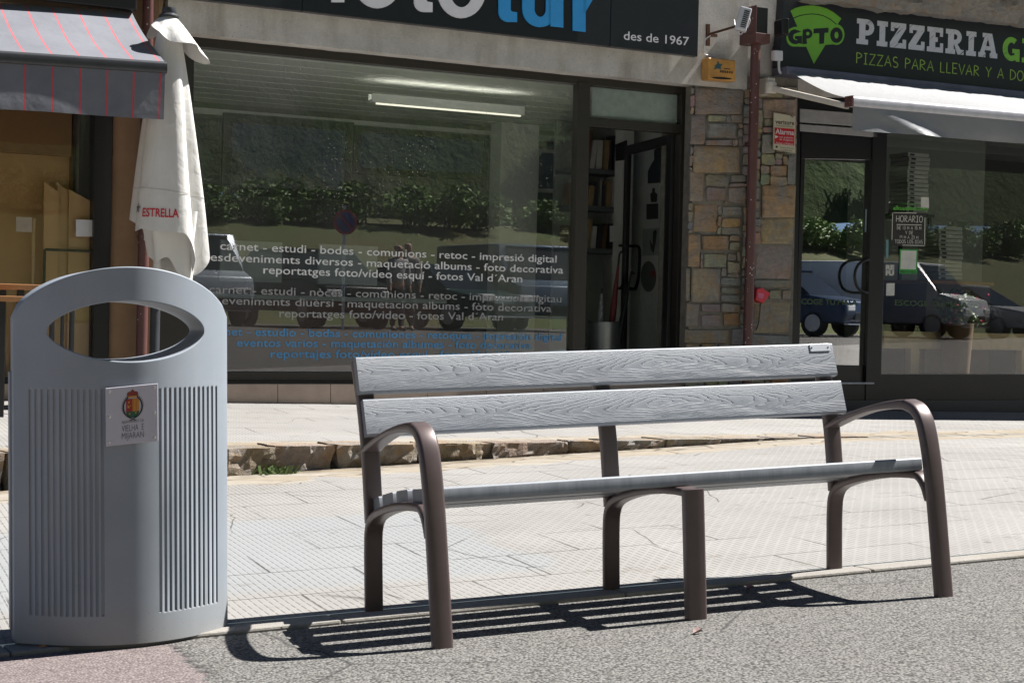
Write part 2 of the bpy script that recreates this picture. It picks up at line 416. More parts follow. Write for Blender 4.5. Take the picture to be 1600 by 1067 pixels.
def m_cloth():
    k = NT("white_parasol_cloth"); p = k.obj(); n = k.noise(p, 4, 5)
    c = k.mix(k.mapr(n, .3, .7), (.60, .59, .565), (.65, .64, .615)); z = k.sepxyz(p)[2]
    gr = k.math('MULTIPLY', k.mapr(k.noise(k.mapping(p, (9, 9, 1)), 1, 5), .5, .75, 0, .2), 1.0); c = k.mix(gr, c, (.46, .43, .39))
    k.set(k.b.inputs['Base Color'], c); k.b.inputs['Roughness'].default_value = .8
    h = k.math('ADD', k.noise(k.mapping(p, (7, 7, .9)), 1.0, 4, .5), k.math('MULTIPLY', k.noise(p, 11, 4, .5, 1.0), .4))
    k.set(k.b.inputs['Normal'], k.bump(h, .45, .025)); return k.m
MAT['cloth'] = m_cloth()
MAT['stripe'] = m_stripe()
MAT['dkgrey'] = pm("dark_grey_metal", (.045, .048, .055), .4, .3, .1)
MAT['awn'] = pm("grey_awning_cloth", (.20, .203, .21), .6, 0, .06, 4, .25, 9, .02)
MAT['awnval'] = pm("grey_valance_cloth", (.20, .205, .215), .45, 0, .08, 4, .3, 7, .02)
MAT['cream'] = pm("cream_lacquer", (.62, .57, .49), .4, 0, .06)
MAT['red'] = pm("red_plastic", (.55, .03, .05), .4)
MAT['beige'] = pm("beige_panel", (.58, .385, .18), .6, 0, .06, 3)
MAT['card'] = pm("ochre", (.68, .49, .27), .7, 0, .05, 4)
MAT['brownwall'] = pm("brown_plaster", (.22, .135, .075), .8, 0, .12, 4, .3, 40)
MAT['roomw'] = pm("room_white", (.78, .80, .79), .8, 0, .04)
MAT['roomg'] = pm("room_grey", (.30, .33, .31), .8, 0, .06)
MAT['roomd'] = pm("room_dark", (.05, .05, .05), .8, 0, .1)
MAT['floor'] = pm("room_floor", (.20, .18, .16), .4, 0, .1)
MAT['wood'] = pm("oiled_wood", (.30, .14, .05), .45, 0, .25, 6, .2, 60)
MAT['pine'] = pm("pine_wood", (.72, .54, .33), .5, 0, .2, 5)

# ------------------------------------------------------------------ lettering
def text_faces(txt, bold=0.0, spacing=1.0, res=3):
    cu = bpy.data.curves.new("t", 'FONT'); cu.body = txt; cu.size = 1; cu.offset = bold; cu.space_character = spacing; cu.resolution_u = res
    ob = bpy.data.objects.new("t", cu); C.objects.link(ob)
    dg = bpy.context.evaluated_depsgraph_get()
    me = bpy.data.meshes.new_from_object(ob.evaluated_get(dg))
    vs_ = [v.co.copy() for v in me.vertices]; fs_ = [tuple(p.vertices) for p in me.polygons]
    bpy.data.objects.remove(ob); bpy.data.curves.remove(cu); bpy.data.meshes.remove(me)
    return vs_, fs_
CAP_H = 0.73
def put_text(mb, txt, L, Rr, hpx, Y, bold=0.0, spacing=1.0, col=None, capscale=CAP_H):
    """baseline from pixel L to pixel R on the plane y=Y, capital height hpx pixels at the left end"""
    vs_, fs_ = text_faces(txt, bold, spacing)
    if not vs_: return
    x0 = min(v.x for v in vs_); x1 = max(v.x for v in vs_)
    A = fac(*L, Y); B = fac(*Rr, Y); h = hpx * depth(A) / F_PX / capscale
    up = V((0, 0, 1))
    mb.add([A + (B - A) * ((v.x - x0) / (x1 - x0)) + up * (v.y * h) for v in vs_], fs_, col)
def put_text3(mb, txt, A, B, up, h, off, bold=0.0, col=None):
    vs_, fs_ = text_faces(txt, bold)
    x0 = min(v.x for v in vs_); x1 = max(v.x for v in vs_)
    mb.add([A + (B - A) * ((v.x - x0) / (x1 - x0)) + up * (v.y * h / CAP_H) + off for v in vs_], fs_, col)
def arc(cx, cy, rx, ry, a0, a1, n=10): return [(cx + rx*math.cos(R(a0 + (a1-a0)*i/n)), cy + ry*math.sin(R(a0 + (a1-a0)*i/n))) for i in range(n+1)]
HAND = {  # hand-lettered capitals, strokes in a box 0..w x 0..1
 'A': (.62, [[(0,0),(.32,1),(.62,0)],[(.12,.36),(.54,.36)]]), 'C': (.6, [arc(.36,.5,.34,.5,50,310)]), 'D': (.62, [[(.04,0),(.04,1)]+arc(.04,.5,.56,.5,88,-88)+[(.04,0)]]),
 'E': (.5, [[(.5,1),(.05,1),(.05,0),(.5,0)],[(.05,.52),(.42,.52)]]), 'G': (.66, [arc(.36,.5,.34,.5,50,330)+[(.66,.48),(.4,.48)]]),
 'H': (.62, [[(.05,0),(.05,1)],[(.58,0),(.58,1)],[(.05,.5),(.58,.5)]]), 'I': (.4, [[(.2,0),(.2,1)],[(.02,1),(.38,1)],[(.02,0),(.38,0)]]),
 'L': (.46, [[(.05,1),(.05,0),(.46,0)]]), 'M': (.78, [[(.02,0),(.12,1),(.39,.3),(.66,1),(.76,0)]]), 'N': (.62,[[(.05,0),(.05,1),(.57,0),(.57,1)]]), 'O': (.68, [arc(.34,.5,.32,.5,90,450,16)]),
 'P': (.54, [[(.05,0),(.05,1)],[(.05,1)]+arc(.05,.74,.46,.26,88,-90)]), 'R': (.58, [[(.05,0),(.05,1)],[(.05,1)]+arc(.05,.76,.44,.24,88,-90)+[(.56,0)]]),
 'S': (.52, [arc(.27,.75,.22,.25,40,270,8)+arc(.27,.25,.24,.25,90,-140,8)]), 'T': (.6, [[(0,1),(.6,1)],[(.3,1),(.3,0)]]), 'U': (.6, [[(.04,1),(.04,.3)]+arc(.3,.3,.26,.3,180,360,8)+[(.56,1)]]),
 'V': (.6, [[(0,1),(.3,0),(.6,1)]]), 'Y': (.58, [[(0,1),(.29,.48),(.58,1)],[(.29,.48),(.27,0)]]), 'Z': (.58, [[(.02,1),(.56,1),(.02,0),(.58,0)]]),
 '1': (.25, [[(.02,.8),(.16,1),(.16,0)]]), '2': (.5, [arc(.25,.74,.23,.26,160,-30,8)+[(.02,0),(.5,0)]]), '3': (.5, [arc(.24,.76,.22,.24,150,-80,8)+arc(.24,.27,.25,.27,80,-150,8)]),
 '5': (.5, [[(.46,1),(.08,1),(.06,.58)]+arc(.24,.32,.25,.32,110,-150,8)]), '9': (.5, [arc(.25,.7,.22,.28,0,360,12)+[(.44,0)]]), ' ': (.36, [])}
def ribbon(pts, wd):
    pts = [V((p[0], p[1])) for p in pts]; n = len(pts); Ls = []; Rs = []
    for i in range(n):
        a = pts[max(i-1, 0)]; b = pts[min(i+1, n-1)]
        t = (b - a)
        if 0 < i < n-1:
            t1 = (pts[i]-a).normalized(); t2 = (b-pts[i]).normalized(); t = t1 + t2
            if t.length < .15: t = t1
        t = t.normalized(); nn = V((-t.y, t.x)); k = 1.0
        if 0 < i < n-1:
            k = min(1.7, 1 / max(.3, abs(nn.dot(V((-t1.y, t1.x))))))
        Ls.append(pts[i] + nn * wd/2*k); Rs.append(pts[i] - nn * wd/2*k)
    return Ls, Rs
def hand_text(mb, txt, L, Rr, hpx, Y, wd=.09, col=None, gap=.16, proud=.0006):
    A = fac(*L, Y); B = fac(*Rr, Y); h = hpx * depth(A) / F_PX
    tot = sum(HAND[c][0] + gap for c in txt) - gap; x = 0; kx = (B - A) / tot; i = 0
    for c in txt:
        for pl in HAND[c][1]:
            Ls, Rs = ribbon(pl, wd); n = len(Ls); i += 1
            j = random.uniform(-.02, .02)
            f = lambda p: A + kx * (x + p.x) + V((0, -proud * (i % 3), (p.y + j) * h))
            mb.add([f(p) for p in Ls] + [f(p) for p in Rs], [(k, k+1, n+k+1, n+k) for k in range(n-1)], col)
        x += HAND[c][0] + gap
SLAB = {  # slab-serif poster capitals as polygons, box 0..w x 0..1
 'P': (.86, [[(0,0),(.56,0),(.56,.2),(.42,.2),(.42,1),(0,1),(0,.8),(.12,.8),(.12,.2),(0,.2)], arc(.5,.68,.34,.32,90,-90,8)+[(.42,.36),(.42,.56)]+arc(.5,.68,.1,.12,-90,90,6)+[(.42,.80),(.42,1)]]),
 'I': (.52, [[(0,0),(.52,0),(.52,.2),(.40,.2),(.40,.8),(.52,.8),(.52,1),(0,1),(0,.8),(.12,.8),(.12,.2),(0,.2)]]),
 'Z': (.80, [[(.03,1),(.03,.66),(.2,.66),(.2,.79),(.42,.79),(0,.2),(0,0),(.8,0),(.8,.36),(.62,.36),(.62,.21),(.37,.21),(.78,.8),(.78,1)]]),
 'E': (.82, [[(0,0),(.82,0),(.82,.38),(.66,.38),(.66,.2),(.42,.2),(.42,.41),(.54,.41),(.54,.6),(.42,.6),(.42,.8),(.64,.8),(.64,.64),(.8,.64),(.8,1),(0,1),(0,.8),(.12,.8),(.12,.2),(0,.2)]]),
 'R': (.94, [[(0,0),(.5,0),(.5,.2),(.42,.2),(.42,1),(0,1),(0,.8),(.12,.8),(.12,.2),(0,.2)], arc(.5,.7,.32,.3,90,-70,8)+[(.78,.2),(.94,.2),(.94,0),(.62,0),(.42,.42),(.42,.58)]+arc(.5,.7,.09,.11,-90,90,6)+[(.42,.81),(.42,1)]]),
 'A': (1.0, [[(0,0),(.38,0),(.38,.2),(.32,.2),(.345,.3),(.645,.3),(.67,.2),(.6,.2),(.6,0),(1,0),(1,.2),(.93,.2),(.7,1),(.2,1),(.2,.82),(.31,.82),(.09,.2),(0,.2)][0:0] or
        [(0,0),(.38,0),(.38,.2),(.32,.2),(.35,.3),(.40,.47),(.49,.78),(.31,.82),(.09,.2),(0,.2)], [(.2,1),(.2,.82),(.31,.82),(.49,.78),(.585,.47),(.64,.3),(.67,.2),(.6,.2),(.6,0),(1,0),(1,.2),(.93,.2),(.7,1)], [(.40,.47),(.35,.3),(.64,.3),(.585,.47)]]),
 'G': (.92, [arc(.47,.5,.47,.5,52,300,16)+[(.72,0),(.92,.0),(.92,.52),(.52,.52),(.52,.34),(.64,.34),(.64,.24)]+arc(.47,.5,.20,.28,-60,-310,14)]), ' ': (.3, [])}
def slab_text(mb, txt, L, Rr, hpx, Y, gap=.12):
    A = fac(*L, Y); B = fac(*Rr, Y); h = hpx * depth(A) / F_PX
    tot = sum(SLAB[c][0] + gap for c in txt) - gap; x = 0; kx = (B - A) / tot
    for c in txt:
        for i, pl in enumerate(SLAB[c][1]):
            mb.poly([A + kx * (x + px) + V((0, -.0007 * i, py * h)) for px, py in pl])
        x += SLAB[c][0] + gap
def pxpoly(mb, pts, Y, col=None): return mb.poly([fac(u, v, Y) for u, v in pts], col)
def pxbox(mb, q, Y, d, col=None):        # quad of pixel corners TL,TR,BR,BL on y=Y, running back by d
    mb.prism([fac(u, v, Y) for u, v in q], (0, d, 0), col)
def prx(mb, x0, x1, z0, z1, Y, d, col=None): mb.box((x0, Y, z0), (x1, Y + d, z1), col)

# ================================================================== GROUND
def line_pts(p0, p1, o, n): return hit(*p0, o, n), hit(*p1, o, n)
KO = BO + EZ * 0.014                                    # top of the flush concrete kerb
T0, T1 = line_pts((520, 958.6), (1600, 858.0), KO, EZ)   # paving / kerb edge
G0, G1 = line_pts((520, 969.5), (1600, 866.0), KO, EZ)   # front top edge of the kerb
def ext(a, b, x):
    t = (x - a.x) / (b.x - a.x); return a.lerp(b, t) if 0 <= t <= 1 else a + (b - a) * t
A_ = fac(354, 629.3); B_ = fac(1448, 642.6); SXU = (B_.z - A_.z) / (B_.x - A_.x); SYU = 0.015
UN = V((-SXU, -SYU, 1.0)); 
def up_z(x, y): return A_.z + SXU * (x - A_.x) + SYU * (y - A_.y)
K0 = hit(357, 702, A_, UN); K1 = hit(1251, 685, A_, UN)   # top edge of the stone step
def kt(x):
    p = ext(K0, K1, x); p.z = up_z(p.x, p.y); return p
def step_h(x): return 0.142 * (K1.x - x) / (K1.x - K0.x)
def kb(x):
    p = kt(x); p.z -= max(step_h(x), 0.0); return p
def ground_z(x, y):
    f = sstep(5.5, 11, math.hypot(x - 3.0, y - 4.6)); return plane_z(x, y) * (1 - f) + (-0.42) * f
# road / asphalt
xs = [-40, -25, -14, -8, -5, -3] + [-2 + .5 * i for i in range(23)] + [10.5, 12, 14, 17, 20, 25, 30, 36, 45, 60, 90]
mb = MB(); rows = 16
for x in xs:
    e = ext(G0, G1, x)
    for j in range(rows + 1):
        y = e.y + .05 - (e.y + 14.0) * (j / rows) ** 1.5
        mb.v.append(V((x, y, ground_z(x, y))))
mb.col = [None] * len(mb.v)
n = rows + 1
for i in range(len(xs) - 1):
    for j in range(rows): mb.f.append((i*n+j, i*n+j+1, (i+1)*n+j+1, (i+1)*n+j))
tag(mb.build("road", MAT['asphalt'], smooth=True), kind="structure")
# flush concrete kerb between asphalt and paving, laid in lengths
def gz_edge(p): return V((p.x, p.y, p.z))
mb = MB(); x = -6.0; pal = []
while x < 14:
    x2 = x + 1.0; g0, g1, t0, t1 = ext(G0, G1, x + .0015), ext(G0, G1, x2 - .0015), ext(T0, T1, x + .0015), ext(T0, T1, x2 - .0015)
    dn = V((0, 0, .12))
    mb.add([g0 - dn, g1 - dn, t1 - dn, t0 - dn, g0, g1, t1, t0], [(0,1,5,4),(4,5,6,7),(2,3,7,6),(1,2,6,5),(3,0,4,7)])
    x = x2
tag(mb.build("kerb_strip", MAT['kerbconc'], bevel=.008), kind="structure")
# lower pavement: from the kerb to the foot of the stone step
xs = [-14, -8, -5, -3] + [-2 + .25 * i for i in range(58)] + [13, 14, 16, 20, 26]
mb = MB(); rows = 14; uvs = []
for x in xs:
    a = ext(T0, T1, x); a = a + (ext(G0, G1, x) - a).normalized() * .012; b = kb(x)
    for j in range(rows + 1):
        p = a.lerp(b, j / rows)
        p.z += .006 * mnoise.noise(V((p.x * .9, p.y * .9, 0))) * (1 if 0 < j < rows else 0)
        if j == 0: p.z += .003
        mb.v.append(p); uvs.append((p.x, (a - b).length * (1 - j / rows)))
mb.col = [None] * len(mb.v); mb.uv = uvs
n = rows + 1
for i in range(len(xs) - 1):
    for j in range(rows): mb.f.append((i*n+j, i*n+j+1, (i+1)*n+j+1, (i+1)*n+j))
tag(mb.build("lower_pavement", MAT['pave'], smooth=True), kind="structure")
# upper pavement by the shops
mb = MB(); uvs = []
for x in xs:
    a = kt(x)
    for j in range(7):
        y = a.y + .02 + (12.3 - a.y) * j / 6
        mb.v.append(V((a.x, y, up_z(a.x, y)))); uvs.append((a.x, y - a.y))
mb.col = [None] * len(mb.v); mb.uv = uvs
for i in range(len(xs) - 1):
    for j in range(6): mb.f.append((i*7+j, i*7+j+1, (i+1)*7+j+1, (i+1)*7+j))
tag(mb.build("upper_pavement", MAT['pave_up'], smooth=True), kind="structure")
# rough stone edge of the step
def rough_block(mb, p0, p1, back, hgt, col, seed, amp=.02):
    ux = (p1 - p0); L = ux.length; ux = ux.normalized(); uy = V((-ux.y, ux.x, 0)).normalized(); nx = max(4, int(L / .03)); ny = 6; nz = 6
    bm = bmesh.new()
    idx = {}
    def vtx(i, j, k):
        if (i, j, k) in idx: return idx[(i, j, k)]
        q = p0 + ux * (L * i / nx) + uy * (back * j / ny) + V((0, 0, -hgt + hgt * k / nz))
        nv = V((mnoise.noise(q * 5 + V((seed, 0, 0))), mnoise.noise(q * 5 + V((0, seed, 9))), mnoise.noise(q * 5 + V((3, 0, seed)))))
        nw = V((mnoise.noise(q * 17 + V((seed, 2, 0))), mnoise.noise(q * 17 + V((0, seed, 9))), mnoise.noise(q * 17 + V((3, 5, seed)))))
        nq = V((mnoise.noise(q * 41 + V((seed, 2, 0))), mnoise.noise(q * 41 + V((0, seed, 9))), 0))
        d = nv * amp * 1.1 + nw * amp * .9 + nq * amp * .45
        if k == nz: d.z *= .15
        if j == 0 and k < nz: d -= uy * (-.03 * (1 - k / nz) - .0) * 1.0
        idx[(i, j, k)] = q + d; return idx[(i, j, k)]
    vs_ = []; fs_ = []; m = {}
    def ad(a):
        if a not in m: m[a] = len(vs_); vs_.append(vtx(*a))
        return m[a]
    for i in range(nx):
        for k in range(nz): fs_.append((ad((i,0,k)), ad((i+1,0,k)), ad((i+1,0,k+1)), ad((i,0,k+1))))
        for j in range(ny): fs_.append((ad((i,j,nz)), ad((i+1,j,nz)), ad((i+1,j+1,nz)), ad((i,j+1,nz))))
    for e in (0, nx):
        for j in range(ny):
            for k in range(nz): fs_.append((ad((e,j,k)), ad((e,j+1,k)), ad((e,j+1,k+1)), ad((e,j,k+1))))
    bm.free()
    cols = [tuple(c * random.uniform(.92, 1.08) for c in col)] * len(vs_)
    k0 = len(mb.v); mb.v += vs_; mb.f += [tuple(i + k0 for i in f) for f in fs_]; mb.col += cols
rs = random.Random(3); mb = MB(); x = -6.0; si = 0
kpal = [(.24, .175, .105), (.29, .225, .15), (.22, .165, .105), (.31, .255, .185), (.27, .165, .09)]
while x < K1.x + .3:
    L = rs.uniform(.28, .62); p0 = kt(x + .012); p1 = kt(x + L - .012)
    off = rs.uniform(-.03, .015); sgn = V((0, off, 0)); lift = V((0, 0, .006 + rs.uniform(0, .008)))
    h = max(step_h(x), 0) + .05
    rough_block(mb, p0 + sgn + lift, p1 + sgn + lift * .6, rs.uniform(.16, .27), h, rs.choice(kpal), si * 3.7, .024 * min(1, .3 + step_h(x) / .09)); si += 1
    x += L
tag(mb.build("kerb_stones", MAT['stone'], smooth=False), kind="structure")

# ================================================================== BENCH
BP = BO - EY * .04 + EX * .004
BW = Matrix(((EX.x, EY.x, EZ.x, BP.x), (EX.y, EY.y, EZ.y, BP.y), (EX.z, EY.z, EZ.z, BP.z), (0, 0, 0, 1)))
bench = empty("park_bench", None, "grey slatted bench with brown metal frames and armrests on the asphalt edge", "bench", rot=BW)
def rprof(a, b, r=.008, n=3, crown=0):
    pts = []
    for cx, cy, s in ((a/2-r, b/2-r, 0), (-a/2+r, b/2-r, 90), (-a/2+r, -b/2+r, 180), (a/2-r, -b/2+r, 270)):
        for i in range(n + 1):
            t = R(s + 90 * i / n); pts.append((cx + r*math.cos(t), cy + r*math.sin(t)))
    return pts
def smooth_path(pts, n=8):
    P = [V(p) for p in pts]; P = [P[0] * 2 - P[1]] + P + [P[-1] * 2 - P[-2]]; out = []
    for i in range(1, len(P) - 2):
        for j in range(n):
            t = j / n; a, b, c, d = P[i-1], P[i], P[i+1], P[i+2]
            out.append(.5 * ((2*b) + (c-a)*t + (2*a-5*b+4*c-d)*t*t + (-a+3*b-3*c+d)*t**3))
    out.append(P[-2]); return out
def yz(x, pts): return [V((x, a, b)) for a, b in pts]
def rear_parts(x, front_y, arm):
    mb = MB()
    # rear leg that bends forward into the seat support
    sup = [(.640, -.03), (.634, .12), (.628, .22), (.616, .280), (.580, .318), (.50, .345), (.38, .370), (.25, .387), (.14, .393)]
    sup += ([(.10, .388), (.070, .360), (.048, .315)] if arm else [(.08, .393), (.05, .392)])
    mb.sweep(smooth_path(yz(x, sup), 6), rprof(.060, .026, .009), (1, 0, 0)); mb.build("rear_leg", MAT['bronze'], bench, True)
    mb = MB()
    up_ = [(.614, .30), (.624, .42), (.634, .52), (.652, .61), (.678, .70), (.712, .79), (.724, .815)]
    mb.sweep(smooth_path(yz(x, up_), 5), rprof(.058, .034, .009), (1, 0, 0)); mb.build("back_upright", MAT['bronze'], bench, True)
XL, XR, XM = 0.0, 1.76, .855
for x in (XL, XR):
    mb = MB()
    leg = [(0, -.03), (.012, .10), (.026, .25), (.043, .40), (.062, .505), (.085, .575), (.118, .612), (.165, .627)]
    mb.sweep(smooth_path(yz(x, leg), 7), rprof(.062, .036, .011), (1, 0, 0)); mb.build("front_leg", MAT['bronze'], bench, True)
    mb = MB()
    arm = [(.166, .6271), (.21, .626), (.30, .617), (.40, .600), (.52, .570), (.640, .532)]
    pth = smooth_path(yz(x, arm), 7)
    mb.sweep(pth, rprof(.062, .034, .011), (1, 0, 0), scales=None); 
    o = mb.build("armrest", MAT['bronze'], bench, True)
    # the arm flattens from the leg's thickness to a thin strip
    for v in o.data.vertices:
        y = v.co.y; f = max(0, min(1, (y - .17) / .2)); cz = None
        i = min(range(len(pth)), key=lambda q: abs(pth[q].y - y)); v.co.z = pth[i].z + (v.co.z - pth[i].z) * (1 - .42 * f)
    rear_parts(x, 0, True)
mb = MB(); mb.sweep(yz(XM, [(.045, -.03), (.045, .2), (.045, .404)]), rprof(.066, .040, .010), (1, 0, 0)); mb.build("front_leg", MAT['bronze'], bench, True)
rear_parts(XM, 0, False)
def plank(name, c, ang, wd, th, x0, x1, uvoff):
    # cross-section centre c=(y,z), tilted by ang, rounded edges
    r = .007; prof = rprof(wd, th, r, 3); ca, sa = math.cos(ang), math.sin(ang); n = len(prof)
    mb = MB(); nx = 2; uvs = []
    # ring order along x; ends kept as separate caps with own material
    per = [0]
    for i in range(n):
        per.append(per[-1] + (V(prof[(i+1) % n]) - V(prof[i])).length)
    for xx in (x0, x1):
        for i, (a, b) in enumerate(prof):
            mb.v.append(V((xx, c[0] + a*ca - b*sa, c[1] + a*sa + b*ca))); uvs.append((xx + uvoff, a))
    mb.col = [None] * len(mb.v); mb.uv = uvs
    for i in range(n): mb.f.append((i, (i+1) % n, n + (i+1) % n, n + i))
    mb.f.append(tuple(range(n-1, -1, -1))); mb.f.append(tuple(range(n, 2*n)))
    o = mb.build(name, MAT['slat'], bench, True)
    o.data.materials.append(MAT['slat_end']); o.data.materials.append(MAT['slat_edge'])
    for p in o.data.polygons:
        if len(p.vertices) > 4: p.material_index = 1
        elif p.area < wd * .6 * (x1 - x0): p.material_index = 2
    return o
X0, X1 = -.034, 1.796
SEAT = [(.592, .360, -13), (.455, .387, -10), (.316, .408, -7.5), (.165, .424, -5.5)]
for i, (cy, cz, an) in enumerate(SEAT):
    plank("seat_slat", (cy, cz), R(an), .108, .042, X0 + .03, X1 - .03, i * .37)
plank("backrest_slat", (.628, .636), R(90 - 16.5), .122, .034, X0 + .012, X1 + .004, 0.0)
top = plank("backrest_slat", (.668, .772), R(90 - 16.5), .122, .034, X0 + .004, X1 - .004, 0.0)
# small metal tag at the right end of the top slat
ta = R(90 - 16.5); dv = V((0, math.cos(ta), math.sin(ta))); nv = V((0, -math.sin(ta), math.cos(ta)))
cpos = V((1.735, .668, .772)) + dv * .044 + nv * .0172
mb = MB(); a = V((.042, 0, 0)); b = dv * .014
mb.prism([cpos - a - b, cpos + a - b, cpos + a + b, cpos - a + b], nv * .0025)
tg = mb.build("maker_tag", MAT['alu'], bench, bevel=.001)
mb = MB()
for s in (-1, 1):
    mb = MB(); mb.prism([cpos + V((s * .035, 0, 0)) + dv * (.003 * math.cos(t)) + V((.003 * math.sin(t), 0, 0)) + nv * .0027 for t in [i * math.pi / 3 for i in range(6)]], nv * .001); mb.build("screw", MAT['dkgrey'], tg)

# ================================================================== LITTER BIN
bo = hit(196, 1006, KO, EZ)
bz = (EZ + V((0, 0, 1))).normalized(); bx = (EX - bz * EX.dot(bz)).normalized(); by = bz.cross(bx)
bo = bo + by * .190 + bx * .021
BM_ = Matrix(((bx.x, by.x, bz.x, bo.x), (bx.y, by.y, bz.y, bo.y), (bx.z, by.z, bz.z, bo.z), (0, 0, 0, 1)))
lb = empty("litter_bin", None, "grey moulded litter bin with oval opening and white plaque beside the bench", "litter bin", rot=BM_)
HW = .320
def bthick(x): return .036 + .160 * (1 - (abs(x) / HW) ** 2.0)
ZC, HA, HB = .920, .232, .089
def top_z(x): return .962 + .148 * math.sqrt(max(0, 1 - (x / HW) ** 2)) ** 1.25 if abs(x) < HW else .962
def lens(x):
    t = abs(x) / HA
    return HB * (1 - t ** 2.0) ** .60 if t < 1 else 0
gx = []
for i in range(13):
    c = .084 + i * .0160
    gx += [(c - .0046, 0), (c - .0034, 1), (c + .0034, 1), (c + .0046, 0)]
xsb = sorted(set([round(s * g[0], 5) for g in gx for s in (-1, 1)] + [round(-HW + 2 * HW * i / 32, 5) for i in range(33)] + [round(s * HA * t, 5) for s in (-1, 1) for t in (1, .985, .95, .9)]))
xsb = [x for i, x in enumerate(xsb) if i == 0 or x - xsb[i-1] > 2e-4 or True]
GD = {}
for c, d in gx:
    for s in (-1, 1): GD[round(s * c, 5)] = d
def in_groove(x):
    a = abs(x)
    for i in range(13):
        c = .084 + i * .0160
        if abs(a - c) <= .0035: return True
    return False
zrow = [0, .02, .05, .082, .085, .088, .40, .748, .751, .755, .775]
mb = MB(); FRONT = {}
nl = len(zrow) + 4; nu = 6
def bev(y, e): return y
def yfront(x, z, ztop):
    b = bthick(x)
    if in_groove(x) and .0875 <= z <= .7485: b -= .0045
    return -b * (1 - .035 * (z / 1.1))
grid = []
for x in xsb:
    lo = ZC - lens(x); hi = ZC + lens(x); tz = top_z(x); col = []
    zs = list(zrow) + [.775 + (lo - .775) * k / 4 for k in (1, 2, 3, 4)]
    for z in zs: col.append((x, z))
    colu = [(x, hi + (tz - hi) * k / nu) for k in range(nu + 1)]
    grid.append((col, colu))
def addgrid(side):
    ids = []
    for col, colu in grid:
        a = []; b = []
        for (x, z) in col:
            y = yfront(x, z, 0) if side < 0 else bthick(x) * (1 - .035 * (z / 1.1))
            mb.v.append(V((x, y, z))); a.append(len(mb.v) - 1)
        for (x, z) in colu:
            y = yfront(x, z, 0) if side < 0 else bthick(x) * (1 - .035 * (z / 1.1))
            mb.v.append(V((x, y, z))); b.append(len(mb.v) - 1)
        ids.append((a, b))
    for i in range(len(ids) - 1):
        for part in (0, 1):
            p, q = ids[i][part], ids[i+1][part]
            for k in range(len(p) - 1): mb.f.append((p[k], q[k], q[k+1], p[k+1]))
    return ids
fi = addgrid(-1); bi = addgrid(1)
for i in range(len(fi) - 1):
    mb.f.append((fi[i][0][0], fi[i+1][0][0], bi[i+1][0][0], bi[i][0][0]))
    mb.f.append((fi[i][1][-1], fi[i+1][1][-1], bi[i+1][1][-1], bi[i][1][-1]))
    if abs(xsb[i]) <= HA + 1e-4 and abs(xsb[i+1]) <= HA + 1e-4:
        mb.f.append((fi[i][0][-1], fi[i+1][0][-1], bi[i+1][0][-1], bi[i][0][-1]))
        mb.f.append((fi[i][1][0], fi[i+1][1][0], bi[i+1][1][0], bi[i][1][0]))
for e in (0, -1):
    for part in (0, 1):
        p, q = fi[e][part], bi[e][part]
        for k in range(len(p) - 1): mb.f.append((p[k], q[k], q[k+1], p[k+1]))
mb.col = [None] * len(mb.v)
bb = mb.build("body", MAT['bin'], lb, True, weld=True)
bb.data.set_sharp_from_angle(angle=R(55))
md = bb.modifiers.new("bevel", 'BEVEL'); md.width = .013; md.segments = 4; md.limit_method = 'ANGLE'; md.angle_limit = R(62); md.use_clamp_overlap = True
md.limit_method = 'WEIGHT'
bm = bmesh.new(); bm.from_mesh(bb.data)
bwl = bm.edges.layers.float.get("bevel_weight_edge") or bm.edges.layers.float.new("bevel_weight_edge")
for e in bm.edges:
    if len(e.link_faces) == 2 and e.calc_face_angle(0) > R(35):
        c = (e.verts[0].co + e.verts[1].co) / 2
        if c.z > .8 or abs(abs(c.x) - HW) < 1e-3: e[bwl] = 1.0
bm.to_mesh(bb.data); bm.free()
# door panel at the back, its edge shows on the left side, and a dark gap under the body
mb = MB()
mb.add([(-HW - .006, .012, .03), (-HW - .006, .050, .03), (-HW + .02, .06, .03), (-HW + .02, .01, .03), (-HW - .006, .012, .80), (-HW - .006, .050, .80), (-HW + .02, .06, .80), (-HW + .02, .01, .80)],
       [(0,1,5,4),(1,2,6,5),(2,3,7,6),(3,0,4,7),(4,5,6,7),(0,3,2,1)])
mb.build("side_hinge", MAT['bin'], lb, bevel=.003)
mb = MB(); mb.prism([(x * .97, -bthick(x) * .93, -.03) for x in [-HW + 2*HW*i/16 for i in range(17)]] + [(x * .97, bthick(x) * .93, -.03) for x in [HW - 2*HW*i/16 for i in range(17)]], (0, 0, .034))
mb.build("foot", MAT['bin_dark'], lb)
# plaque
px0, px1, pz0, pz1 = -.078, .074, .590, .760
yb = -bthick(.02) - .006
def pq(s, t, o=0): return V((px0 + (px1 - px0) * s, yb - .004 - o + .004 * t + .006 * s * 0, pz0 + (pz1 - pz0) * t + .012 * (s - .5)))
mb = MB(); mb.prism([pq(0, 0), pq(1, 0), pq(1, 1), pq(0, 1)], (0, .006, 0)); plq = mb.build("plaque", MAT['plate'], lb, bevel=.0015)
tag(plq, "white plaque with a town crest and six screws")
mb = MB()
for s in (.07, .93):
    for t in (.07, .5, .93):
        c = pq(s, t); mb = MB(); mb.lathe(c, [(0, -.0035), (.0035, -.0028), (.0045, 0), (.0045, .002)], 10, 'y'); mb.build("screw", MAT['steel'], plq, True)
ink = pm("plaque_ink", (.12, .11, .13), .5); 
mb = MB(); X_, Z_ = V((px1 - px0, 0, .012)), V((0, 0, 1))
